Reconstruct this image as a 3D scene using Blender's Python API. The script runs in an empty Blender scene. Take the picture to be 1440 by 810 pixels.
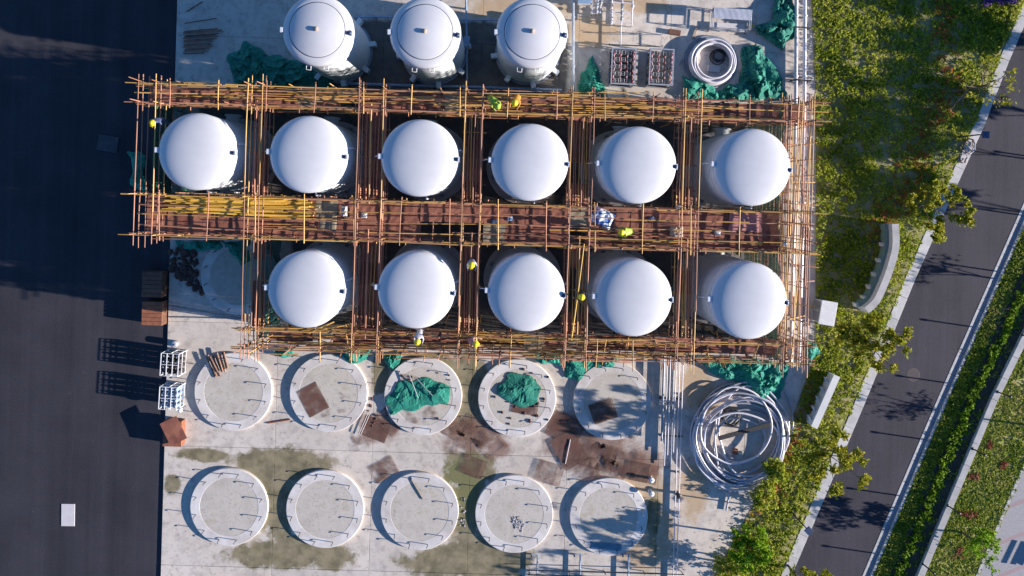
import bpy, bmesh, math, random
import numpy as np
from mathutils import Vector, Matrix, noise as mnoise

random.seed(7)
rng = np.random.default_rng(11)
scene = bpy.context.scene
col = scene.collection
R = math.radians

# ------------------------------------------------------------------ camera
W0, H0 = 1440.0, 810.0
F = 1000.0                       # focal length in photo pixels
NX, NY = 702.0, 272.0            # the point straight below the drone
HC = 45.5                        # drone height, metres
ROLL = R(1.65)
# the drone looks straight down; the picture is an off-centre crop, so the lens is shifted
M3 = Matrix.Rotation(ROLL, 3, 'Z')   # camera -> world
cam_data = bpy.data.cameras.new('camera')
cam_data.sensor_width = 36.0
cam_data.lens = 36.0*F/W0
cam_data.shift_x = (W0/2 - NX)/W0
cam_data.shift_y = -(H0/2 - NY)/W0
cam_data.clip_start = 0.5
cam_data.clip_end = 3000
cam = bpy.data.objects.new('camera', cam_data)
cam.matrix_world = Matrix.Translation((0, 0, HC)) @ M3.to_4x4()
col.objects.link(cam)
scene.camera = cam

def P(px, py, z=0.0):
    d = M3 @ Vector((px - NX, -(py - NY), -F))
    t = (z - HC)/d.z
    return Vector((d.x*t, d.y*t, z))

# ------------------------------------------------------------------ world, sun, exposure
ELEV = R(15.3)
sh = P(963, 706, 0) - P(1120, 729, 0)
sh.z = 0
sh.normalize()                   # direction in which shadows fall
sun_dir = Vector((-sh.x*math.cos(ELEV), -sh.y*math.cos(ELEV), math.sin(ELEV)))
world = bpy.data.worlds.new('World')
scene.world = world
world.use_nodes = True
wn = world.node_tree
wn.nodes.clear()
sky = wn.nodes.new('ShaderNodeTexSky')
sky.sky_type = 'NISHITA'
sky.sun_disc = False
sky.sun_elevation = ELEV
sky.air_density = 1.0
sky.dust_density = 0.0
sky.ozone_density = 7.0
sky.sun_rotation = math.atan2(sun_dir.x, sun_dir.y)
bg = wn.nodes.new('ShaderNodeBackground')
bg.inputs['Strength'].default_value = 0.085
wo = wn.nodes.new('ShaderNodeOutputWorld')
wn.links.new(sky.outputs[0], bg.inputs[0])
wn.links.new(bg.outputs[0], wo.inputs[0])
sd = bpy.data.lights.new('sun', 'SUN')
sd.energy = 5.0
sd.angle = R(0.5)
sd.color = (1.0, 0.93, 0.87)
so = bpy.data.objects.new('sun', sd)
so.rotation_euler = (-sun_dir).to_track_quat('-Z', 'Y').to_euler()
so.location = (0, 0, 60)
col.objects.link(so)
vs = scene.view_settings
vs.view_transform = 'Standard'
vs.look = 'None'
vs.exposure = 1.13
vs.gamma = 1.0
scene.render.engine = 'CYCLES'

# ------------------------------------------------------------------ materials
MATS = {}
def nodes_of(name):
    m = bpy.data.materials.new(name)
    m.use_nodes = True
    nt = m.node_tree
    return m, nt, nt.nodes['Principled BSDF']

def N(nt, kind, **kw):
    n = nt.nodes.new(kind)
    for k, v in kw.items():
        if k.startswith('_'):
            setattr(n, k[1:], v)
        else:
            n.inputs[k.replace('__', ' ')].default_value = v
    return n

def mixc(nt, fac, a, b, mode='MIX'):
    n = nt.nodes.new('ShaderNodeMix')
    n.data_type = 'RGBA'
    n.blend_type = mode
    for sock, v in ((n.inputs[0], fac), (n.inputs[6], a), (n.inputs[7], b)):
        if hasattr(v, 'is_output'):
            nt.links.new(v, sock)
        elif isinstance(v, (tuple, list)):
            sock.default_value = (*v[:3], 1)
        else:
            sock.default_value = v
    return n.outputs[2]

def ramp(nt, src, lo, hi):
    n = nt.nodes.new('ShaderNodeMapRange')
    n.inputs[1].default_value = lo
    n.inputs[2].default_value = hi
    n.clamp = True
    nt.links.new(src, n.inputs[0])
    return n.outputs[0]

def fmath(nt, op, a, b=None):
    n = nt.nodes.new('ShaderNodeMath')
    n.operation = op
    for i, v in enumerate((a, b)):
        if v is None:
            continue
        if hasattr(v, 'is_output'):
            nt.links.new(v, n.inputs[i])
        else:
            n.inputs[i].default_value = v
    return n.outputs[0]

def wpos(nt):
    return nt.nodes.new('ShaderNodeNewGeometry').outputs['Position']

def noise_out(nt, vec, scale, detail=4, rough=0.55):
    n = N(nt, 'ShaderNodeTexNoise', Scale=scale, Detail=detail, Roughness=rough)
    if vec is not None:
        nt.links.new(vec, n.inputs['Vector'])
    return n.outputs['Fac']

def bump(nt, b, h, strength=0.3, dist=0.02):
    n = nt.nodes.new('ShaderNodeBump')
    n.inputs['Strength'].default_value = strength
    n.inputs['Distance'].default_value = dist
    nt.links.new(h, n.inputs['Height'])
    nt.links.new(n.outputs[0], b.inputs['Normal'])

def simple(name, c1, c2=None, rough=0.7, scale=3.0, metal=0.0, bumpy=0.0, rand=0.0, island=False, detail=5, obj=True):
    """colour between c1 and c2 by noise; rand = change of brightness from object to object"""
    m, nt, b = nodes_of(name)
    b.inputs['Roughness'].default_value = rough
    b.inputs['Metallic'].default_value = metal
    tc = nt.nodes.new('ShaderNodeTexCoord').outputs['Object'] if obj else wpos(nt)
    nz = noise_out(nt, tc, scale, detail)
    c = mixc(nt, ramp(nt, nz, 0.32, 0.68), c1, c2 or tuple(v*0.75 for v in c1))
    if rand:
        src = nt.nodes.new('ShaderNodeNewGeometry').outputs['Random Per Island'] if island else nt.nodes.new('ShaderNodeObjectInfo').outputs['Random']
        f = fmath(nt, 'ADD', fmath(nt, 'MULTIPLY', src, 2*rand), 1-rand)
        n = nt.nodes.new('ShaderNodeVectorMath'); n.operation = 'SCALE'
        nt.links.new(c, n.inputs[0]); nt.links.new(f, n.inputs['Scale'])
        c = n.outputs[0]
    nt.links.new(c, b.inputs['Base Color'])
    if bumpy:
        bump(nt, b, noise_out(nt, tc, scale*6, 4), bumpy)
    MATS[name] = m
    return m

def leafmat(name, cols, rand_scale=1.0, trans=0.35):
    m, nt, b = nodes_of(name)
    g = nt.nodes.new('ShaderNodeNewGeometry')
    cr = nt.nodes.new('ShaderNodeValToRGB')
    e = cr.color_ramp.elements
    e[0].color = (*cols[0], 1); e[1].color = (*cols[-1], 1)
    for i, c in enumerate(cols[1:-1]):
        x = e.new((i+1)/(len(cols)-1)); x.color = (*c, 1)
    nz = noise_out(nt, g.outputs['Position'], 0.35, 3)
    f = fmath(nt, 'ADD', fmath(nt, 'MULTIPLY', g.outputs['Random Per Island'], 0.75), fmath(nt, 'MULTIPLY', fmath(nt, 'SUBTRACT', nz, 0.4), 1.1))
    nt.links.new(f, cr.inputs[0])
    nt.links.new(cr.outputs[0], b.inputs['Base Color'])
    b.inputs['Roughness'].default_value = 0.8
    b.inputs['Specular IOR Level'].default_value = 0.15
    tr = nt.nodes.new('ShaderNodeBsdfTranslucent')
    nt.links.new(cr.outputs[0], tr.inputs[0])
    mx = nt.nodes.new('ShaderNodeMixShader'); mx.inputs[0].default_value = trans
    nt.links.new(b.outputs[0], mx.inputs[1]); nt.links.new(tr.outputs[0], mx.inputs[2])
    nt.links.new(mx.outputs[0], nt.nodes['Material Output'].inputs[0])
    MATS[name] = m
    return m

def netmat(name, c1, c2, holes):
    """woven mesh: fine weave lets part of the light through"""
    m, nt, b = nodes_of(name)
    tc = nt.nodes.new('ShaderNodeTexCoord').outputs['Object']
    nz = noise_out(nt, tc, 2.5, 5)
    oi = nt.nodes.new('ShaderNodeObjectInfo').outputs['Random']
    f = fmath(nt, 'ADD', ramp(nt, nz, 0.3, 0.7), fmath(nt, 'MULTIPLY', fmath(nt, 'SUBTRACT', oi, 0.5), 0.8))
    nt.links.new(mixc(nt, f, c1, c2), b.inputs['Base Color'])
    b.inputs['Roughness'].default_value = 0.75
    tp = nt.nodes.new('ShaderNodeBsdfTransparent')
    mx = nt.nodes.new('ShaderNodeMixShader')
    w = noise_out(nt, tc, 9.0, 3)
    nt.links.new(fmath(nt, 'MULTIPLY', ramp(nt, w, 0.2, 0.8), holes*2), mx.inputs[0])
    nt.links.new(b.outputs[0], mx.inputs[1]); nt.links.new(tp.outputs[0], mx.inputs[2])
    nt.links.new(mx.outputs[0], nt.nodes['Material Output'].inputs[0])
    MATS[name] = m
    return m

# --- asphalt of the yard: long wheel streaks, specks
def asphalt_mat(name, dark, light, axis_scale, rot=0.0, speck=0.0):
    m, nt, b = nodes_of(name)
    p = wpos(nt)
    mp = nt.nodes.new('ShaderNodeMapping')
    mp.inputs['Scale'].default_value = axis_scale
    mp.inputs['Rotation'].default_value = (0, 0, rot)
    nt.links.new(p, mp.inputs[0])
    st = noise_out(nt, mp.outputs[0], 1.0, 5, 0.6)
    bl = noise_out(nt, p, 0.28, 4)
    fi = noise_out(nt, p, 9.0, 6, 0.75)
    f = fmath(nt, 'ADD', fmath(nt, 'MULTIPLY', ramp(nt, st, 0.3, 0.7), 0.55), fmath(nt, 'MULTIPLY', ramp(nt, bl, 0.35, 0.7), 0.45))
    f = fmath(nt, 'ADD', f, fmath(nt, 'MULTIPLY', fmath(nt, 'SUBTRACT', fi, 0.5), 1.1))
    c = mixc(nt, f, dark, light)
    vo = N(nt, 'ShaderNodeTexVoronoi', Scale=1.6)
    nt.links.new(p, vo.inputs['Vector'])
    sp = fmath(nt, 'MULTIPLY', fmath(nt, 'LESS_THAN', vo.outputs['Distance'], 0.035), ramp(nt, bl, 0.5, 0.62))
    c = mixc(nt, fmath(nt, 'MULTIPLY', sp, speck), c, (0.4, 0.4, 0.42))
    nt.links.new(c, b.inputs['Base Color'])
    b.inputs['Roughness'].default_value = 0.85
    bump(nt, b, fi, 0.4, 0.02)
    MATS[name] = m
asphalt_mat('yard_asphalt', (0.013, 0.0125, 0.0175), (0.046, 0.041, 0.052), (0.9, 0.02, 1), 0.0, 0.55)
asphalt_mat('road_asphalt', (0.013, 0.0115, 0.019), (0.046, 0.039, 0.053), (1.6, 0.05, 1), R(-23), 0.25)

# --- concrete with algae water stains where water stood
def ellipse_mask(nt, p, items):
    tot = None
    for (px, py, rx, ry) in items:
        c = P(px, py, 0.1)
        sx, sy = rx/22.0, ry/22.0
        sub = nt.nodes.new('ShaderNodeVectorMath'); sub.operation = 'SUBTRACT'
        nt.links.new(p, sub.inputs[0]); sub.inputs[1].default_value = (c.x, c.y, 0.1)
        ml = nt.nodes.new('ShaderNodeVectorMath'); ml.operation = 'MULTIPLY'
        nt.links.new(sub.outputs[0], ml.inputs[0]); ml.inputs[1].default_value = (1/sx, 1/sy, 0)
        ln = nt.nodes.new('ShaderNodeVectorMath'); ln.operation = 'LENGTH'
        nt.links.new(ml.outputs[0], ln.inputs[0])
        v = fmath(nt, 'SUBTRACT', 1.1, ln.outputs['Value'])
        tot = v if tot is None else fmath(nt, 'MAXIMUM', tot, v)
    return tot

ALGAE = [(395, 655, 75, 26), (370, 690, 30, 60), (395, 715, 22, 70), (390, 780, 75, 22), (465, 783, 34, 20), (415, 768, 40, 20),
         (660, 660, 40, 32), (655, 720, 26, 70), (680, 785, 70, 40), (620, 792, 60, 22), (243, 680, 12, 16), (700, 540, 10, 14), (655, 545, 38, 55),
         (600, 515, 60, 18), (655, 590, 30, 30), (535, 525, 14, 30), (918, 735, 10, 40), (285, 640, 40, 10)]
OCHRE = [(985, 545, 34, 42), (905, 770, 50, 36), (975, 690, 24, 50), (725, 12, 90, 22), (830, 45, 40, 26), (900, 8, 50, 12), (900, 700, 40, 60), (930, 745, 25, 40), (640, 60, 20, 20)]
m, nt, b = nodes_of('concrete')
p = wpos(nt)
big = noise_out(nt, p, 0.22, 5, 0.6)
mid = noise_out(nt, p, 1.3, 6, 0.65)
fin = noise_out(nt, p, 11.0, 5, 0.7)
c = mixc(nt, ramp(nt, big, 0.33, 0.68), (0.70, 0.615, 0.53), (0.57, 0.485, 0.40))
c = mixc(nt, fmath(nt, 'MULTIPLY', ramp(nt, mid, 0.48, 0.70), 0.7), c, (0.33, 0.285, 0.25))
smudge = noise_out(nt, p, 3.2, 7, 0.75)
c = mixc(nt, fmath(nt, 'MULTIPLY', ramp(nt, smudge, 0.54, 0.68), 0.7), c, (0.19, 0.155, 0.13))
c = mixc(nt, fmath(nt, 'MULTIPLY', ramp(nt, smudge, 0.42, 0.28), 0.45), c, (0.72, 0.69, 0.66))
c = mixc(nt, fmath(nt, 'MULTIPLY', ramp(nt, fin, 0.55, 0.75), 0.25), c, (0.25, 0.23, 0.21))
oi = nt.nodes.new('ShaderNodeObjectInfo').outputs['Random']
c = mixc(nt, fmath(nt, 'MULTIPLY', oi, 0.35), c, (0.42, 0.39, 0.36))
wob = fmath(nt, 'MULTIPLY', fmath(nt, 'SUBTRACT', noise_out(nt, p, 0.9, 8, 0.68), 0.5), 1.9)
oc = ellipse_mask(nt, p, OCHRE)
c = mixc(nt, fmath(nt, 'MULTIPLY', ramp(nt, fmath(nt, 'ADD', oc, wob), 0.02, 0.5), 0.7), c, (0.44, 0.28, 0.13))
al = ellipse_mask(nt, p, ALGAE)
am = ramp(nt, fmath(nt, 'ADD', al, wob), 0.02, 0.3)
alc = mixc(nt, ramp(nt, mid, 0.38, 0.62), (0.10, 0.085, 0.030), (0.26, 0.21, 0.115))
moss = ellipse_mask(nt, p, [(655, 690, 30, 60), (640, 670, 35, 30)])
alc = mixc(nt, fmath(nt, 'MULTIPLY', ramp(nt, moss, 0.0, 0.6), 0.8), alc, (0.12, 0.125, 0.02))
c = mixc(nt, fmath(nt, 'MULTIPLY', am, 0.9), c, alc)
nt.links.new(c, b.inputs['Base Color'])
RUSTY = [(830, 622, 75, 36), (850, 645, 60, 26), (665, 612, 48, 26), (530, 602, 30, 24), (800, 600, 40, 30), (900, 650, 40, 24), (700, 630, 24, 16)]
rm = ellipse_mask(nt, p, RUSTY)
c = mixc(nt, fmath(nt, 'MULTIPLY', ramp(nt, fmath(nt, 'ADD', rm, wob), 0.0, 0.5), 0.75), c, (0.20, 0.10, 0.07))
# concrete colour darkened over the floor round the tanks and under the scaffold
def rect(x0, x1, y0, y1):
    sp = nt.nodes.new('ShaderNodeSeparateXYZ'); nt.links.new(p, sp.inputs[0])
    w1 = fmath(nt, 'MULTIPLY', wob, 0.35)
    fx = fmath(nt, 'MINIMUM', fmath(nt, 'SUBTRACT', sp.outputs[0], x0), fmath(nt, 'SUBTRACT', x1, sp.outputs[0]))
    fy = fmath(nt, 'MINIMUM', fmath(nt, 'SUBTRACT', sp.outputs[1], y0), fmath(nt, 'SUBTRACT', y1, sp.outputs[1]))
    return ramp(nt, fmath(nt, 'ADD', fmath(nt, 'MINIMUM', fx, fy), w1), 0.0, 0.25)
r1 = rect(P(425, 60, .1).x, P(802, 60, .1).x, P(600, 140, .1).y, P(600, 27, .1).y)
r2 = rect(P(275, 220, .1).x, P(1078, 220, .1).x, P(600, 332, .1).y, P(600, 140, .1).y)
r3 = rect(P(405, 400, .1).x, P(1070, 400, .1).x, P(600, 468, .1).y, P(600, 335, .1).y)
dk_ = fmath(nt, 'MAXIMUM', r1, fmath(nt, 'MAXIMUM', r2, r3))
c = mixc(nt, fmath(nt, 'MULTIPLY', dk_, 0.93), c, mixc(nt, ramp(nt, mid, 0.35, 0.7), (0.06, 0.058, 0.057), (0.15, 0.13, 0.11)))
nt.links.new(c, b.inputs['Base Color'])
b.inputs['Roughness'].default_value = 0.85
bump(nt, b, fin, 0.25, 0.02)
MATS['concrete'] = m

simple('plinth_concrete', (0.70, 0.655, 0.62), (0.53, 0.475, 0.43), 0.8, 1.1, bumpy=0.15, rand=0.05, obj=False, detail=9)
def sand_mat():
    m, nt, b = nodes_of('pad_sand')
    tc = wpos(nt)
    n1 = noise_out(nt, tc, 1.2, 5); n2 = noise_out(nt, tc, 8, 6, 0.8)
    c = mixc(nt, ramp(nt, n1, 0.3, 0.7), (0.47, 0.415, 0.35), (0.58, 0.525, 0.46))
    c = mixc(nt, fmath(nt, 'MULTIPLY', ramp(nt, n1, 0.55, 0.75), 0.65), c, (0.33, 0.26, 0.15))
    c = mixc(nt, fmath(nt, 'MULTIPLY', ramp(nt, n2, 0.56, 0.66), 0.75), c, (0.15, 0.14, 0.13))
    nt.links.new(c, b.inputs['Base Color']); b.inputs['Roughness'].default_value = 0.9
    bump(nt, b, n2, 0.4, 0.02)
    MATS['pad_sand'] = m
sand_mat()
simple('rod_steel', (0.05, 0.05, 0.055), (0.12, 0.08, 0.06), 0.6, 8, metal=0.3)
simple('tank_white', (0.62, 0.605, 0.615), (0.58, 0.565, 0.575), 0.2, 1.3, rand=0.03, detail=9)
simple('tank_shell', (0.80, 0.82, 0.83), (0.66, 0.70, 0.71), 0.38, 1.6, rand=0.05)
simple('groove', (0.10, 0.12, 0.16), None, 0.6)
simple('dark_blue_metal', (0.05, 0.08, 0.16), (0.08, 0.1, 0.16), 0.4, 4, metal=0.5)
simple('white_paint', (0.72, 0.72, 0.74), (0.6, 0.6, 0.62), 0.45, 3)
simple('steel_grey', (0.36, 0.38, 0.41), (0.24, 0.25, 0.28), 0.45, 5, metal=0.5)
simple('pipe_white', (0.74, 0.70, 0.73), (0.6, 0.56, 0.58), 0.35, 2)
simple('pipe_grey', (0.34, 0.37, 0.42), (0.22, 0.25, 0.3), 0.4, 3)
simple('pipe_blue', (0.25, 0.36, 0.5), (0.2, 0.28, 0.38), 0.4, 3)
simple('black_iron', (0.02, 0.02, 0.022), (0.05, 0.045, 0.04), 0.5, 6)
simple('bamboo_old', (0.50, 0.225, 0.12), (0.24, 0.095, 0.055), 0.6, 3, rand=0.35)
simple('bamboo_yellow', (0.62, 0.37, 0.09), (0.44, 0.21, 0.07), 0.5, 3, rand=0.3)
simple('bamboo_fresh', (0.80, 0.50, 0.08), (0.62, 0.34, 0.06), 0.5, 3, rand=0.25)
simple('lashing', (0.03, 0.025, 0.022), None, 0.8)
def matmat(name, c1, c2, holes=None):
    m, nt, b = nodes_of(name)
    tc = nt.nodes.new('ShaderNodeTexCoord').outputs['Object']
    w = N(nt, 'ShaderNodeTexWave', Scale=9.0, Distortion=1.5, Detail=2.0)
    w.bands_direction = 'Y'
    nt.links.new(tc, w.inputs['Vector'])
    w2 = N(nt, 'ShaderNodeTexWave', Scale=4.5, Distortion=1.0, Detail=2.0)
    nt.links.new(tc, w2.inputs['Vector'])
    oi = nt.nodes.new('ShaderNodeObjectInfo').outputs['Random']
    nz = noise_out(nt, wpos(nt), 1.2, 5, 0.65)
    f = fmath(nt, 'ADD', fmath(nt, 'MULTIPLY', w.outputs['Fac'], 0.25), fmath(nt, 'MULTIPLY', w2.outputs['Fac'], 0.15))
    f = fmath(nt, 'ADD', f, fmath(nt, 'MULTIPLY', fmath(nt, 'SUBTRACT', nz, 0.5), 1.6))
    f = fmath(nt, 'ADD', f, fmath(nt, 'MULTIPLY', oi, 0.35))
    nt.links.new(mixc(nt, f, c1, c2), b.inputs['Base Color'])
    b.inputs['Roughness'].default_value = 0.8
    bump(nt, b, w.outputs['Fac'], 0.5, 0.02)
    if holes:
        tp = nt.nodes.new('ShaderNodeBsdfTransparent')
        mx = nt.nodes.new('ShaderNodeMixShader')
        nt.links.new(fmath(nt, 'MULTIPLY', fmath(nt, 'ADD', ramp(nt, nz, 0.25, 0.75), fmath(nt, 'MULTIPLY', oi, 0.7)), holes*0.72), mx.inputs[0])
        nt.links.new(b.outputs[0], mx.inputs[1]); nt.links.new(tp.outputs[0], mx.inputs[2])
        nt.links.new(mx.outputs[0], nt.nodes['Material Output'].inputs[0])
    MATS[name] = m
matmat('deck_mat', (0.17, 0.05, 0.032), (0.42, 0.17, 0.10))
matmat('ground_mat', (0.16, 0.065, 0.045), (0.28, 0.17, 0.13), 1.2)
matmat('pale_mat', (0.30, 0.24, 0.15), (0.42, 0.34, 0.23), 0.3)
simple('wood_brown', (0.20, 0.09, 0.05), (0.11, 0.05, 0.03), 0.7, 3, rand=0.2)
simple('stick_brown', (0.34, 0.19, 0.12), (0.16, 0.08, 0.05), 0.7, 3, rand=0.35)
simple('rust', (0.34, 0.12, 0.06), (0.2, 0.075, 0.04), 0.8, 4)
netmat('net_solid', (0.008, 0.15, 0.105), (0.022, 0.28, 0.19), 0.07)
netmat('net_hung', (0.02, 0.12, 0.075), (0.04, 0.17, 0.11), 0.22)
simple('soil', (0.42, 0.35, 0.19), (0.18, 0.185, 0.05), 0.95, 1.5, bumpy=0.4, obj=False)
simple('dark_soil', (0.05, 0.04, 0.028), (0.09, 0.07, 0.045), 0.95, 1.5, bumpy=0.4, obj=False)
simple('lawn_soil', (0.26, 0.28, 0.05), (0.46, 0.37, 0.17), 0.95, 0.8, bumpy=0.4, obj=False)
simple('far_ground', (0.10, 0.11, 0.05), (0.14, 0.12, 0.07), 0.95, 0.05, obj=False)
simple('kerb', (0.56, 0.53, 0.51), (0.43, 0.41, 0.39), 0.85, 2, bumpy=0.2, rand=0.08)
simple('channel', (0.30, 0.31, 0.34), (0.22, 0.23, 0.26), 0.7, 2)
simple('wall_conc', (0.46, 0.44, 0.43), (0.34, 0.33, 0.32), 0.85, 2, bumpy=0.2, rand=0.1)
simple('wall_white', (0.66, 0.65, 0.64), (0.54, 0.53, 0.52), 0.75, 1.2)
simple('glass_green', (0.16, 0.26, 0.24), (0.2, 0.3, 0.28), 0.3, 2)
simple('bark', (0.13, 0.095, 0.065), (0.07, 0.05, 0.035), 0.9, 8, bumpy=0.4)
simple('sack', (0.45, 0.36, 0.28), (0.34, 0.26, 0.2), 0.85, 5, bumpy=0.3)
simple('rubble', (0.12, 0.06, 0.045), (0.05, 0.03, 0.025), 0.9, 6)
simple('pebble', (0.45, 0.43, 0.45), (0.12, 0.11, 0.12), 0.9, 9)
simple('skin', (0.42, 0.23, 0.15), None, 0.55, 5)
simple('yellow_plastic', (0.85, 0.62, 0.01), (0.75, 0.52, 0.01), 0.35, 3)
simple('lime_vest', (0.36, 0.50, 0.05), (0.28, 0.40, 0.04), 0.6, 4)
simple('cloth_blue', (0.07, 0.10, 0.19), (0.05, 0.07, 0.13), 0.85, 6)
simple('cloth_white', (0.55, 0.52, 0.52), (0.42, 0.4, 0.41), 0.85, 6)
simple('cloth_orange', (0.62, 0.28, 0.03), (0.5, 0.2, 0.03), 0.8, 6)
simple('cloth_pink', (0.5, 0.22, 0.2), (0.4, 0.16, 0.15), 0.8, 6)
simple('cloth_red', (0.36, 0.02, 0.03), (0.25, 0.015, 0.02), 0.8, 6)
simple('cloth_dark', (0.035, 0.035, 0.045), (0.06, 0.05, 0.05), 0.85, 6)
simple('red_tube', (0.55, 0.05, 0.08), None, 0.4, 6)
simple('blue_plastic', (0.10, 0.19, 0.26), (0.16, 0.27, 0.33), 0.35, 3)
simple('corrugated', (0.5, 0.51, 0.56), (0.38, 0.39, 0.44), 0.4, 3, metal=0.4)
simple('paper_white', (0.62, 0.58, 0.58), (0.56, 0.52, 0.52), 0.8, 2)
simple('manhole', (0.085, 0.06, 0.06), (0.05, 0.04, 0.042), 0.8, 6)
simple('dark_steel', (0.06, 0.065, 0.075), (0.04, 0.045, 0.05), 0.7, 3)
simple('flower_purple', (0.10, 0.03, 0.20), (0.16, 0.05, 0.28), 0.7, 8)
leafmat('leaf_cover', [(0.09, 0.14, 0.010), (0.20, 0.26, 0.018), (0.34, 0.39, 0.026), (0.48, 0.49, 0.055), (0.58, 0.52, 0.16)], trans=0.45)
leafmat('leaf_red', [(0.16, 0.15, 0.02), (0.32, 0.12, 0.03), (0.42, 0.11, 0.035), (0.26, 0.24, 0.04)])
leafmat('leaf_tree', [(0.17, 0.20, 0.015), (0.30, 0.30, 0.02), (0.42, 0.35, 0.04)])
leafmat('leaf_bright', [(0.14, 0.26, 0.01), (0.22, 0.36, 0.015), (0.32, 0.44, 0.03)])
leafmat('leaf_hedge', [(0.07, 0.14, 0.008), (0.16, 0.26, 0.012), (0.26, 0.38, 0.02)])
leafmat('grass', [(0.10, 0.16, 0.012), (0.21, 0.28, 0.02), (0.34, 0.36, 0.05), (0.50, 0.41, 0.18)])
leafmat('straw', [(0.28, 0.06, 0.03), (0.36, 0.10, 0.05), (0.5, 0.38, 0.22)])
# sack with blue print
m, nt, b = nodes_of('printed_sack')
tc = nt.nodes.new('ShaderNodeTexCoord').outputs['Object']
v = N(nt, 'ShaderNodeTexVoronoi', Scale=3.2); nt.links.new(tc, v.inputs['Vector'])
nt.links.new(mixc(nt, fmath(nt, 'GREATER_THAN', v.outputs['Distance'], 0.42), (0.06, 0.17, 0.50), (0.62, 0.70, 0.82)), b.inputs['Base Color'])
MATS['printed_sack'] = m
# paving with red bands
m, nt, b = nodes_of('paving')
p = wpos(nt)
mp = nt.nodes.new('ShaderNodeMapping'); mp.inputs['Rotation'].default_value = (0, 0, R(-24)); nt.links.new(p, mp.inputs[0])
br = N(nt, 'ShaderNodeTexBrick', Scale=4.5); br.inputs['Color1'].default_value = (0.40, 0.37, 0.38, 1); br.inputs['Color2'].default_value = (0.33, 0.31, 0.32, 1); br.inputs['Mortar'].default_value = (0.2, 0.19, 0.19, 1)
nt.links.new(mp.outputs[0], br.inputs['Vector'])
sx = nt.nodes.new('ShaderNodeSeparateXYZ'); nt.links.new(mp.outputs[0], sx.inputs[0])
band = fmath(nt, 'LESS_THAN', fmath(nt, 'FRACT', fmath(nt, 'MULTIPLY', sx.outputs['Y'], 0.52)), 0.13)
nt.links.new(mixc(nt, fmath(nt, 'MULTIPLY', band, 0.35), br.outputs['Color'], (0.36, 0.12, 0.11)), b.inputs['Base Color'])
b.inputs['Roughness'].default_value = 0.85
MATS['paving'] = m

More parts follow.
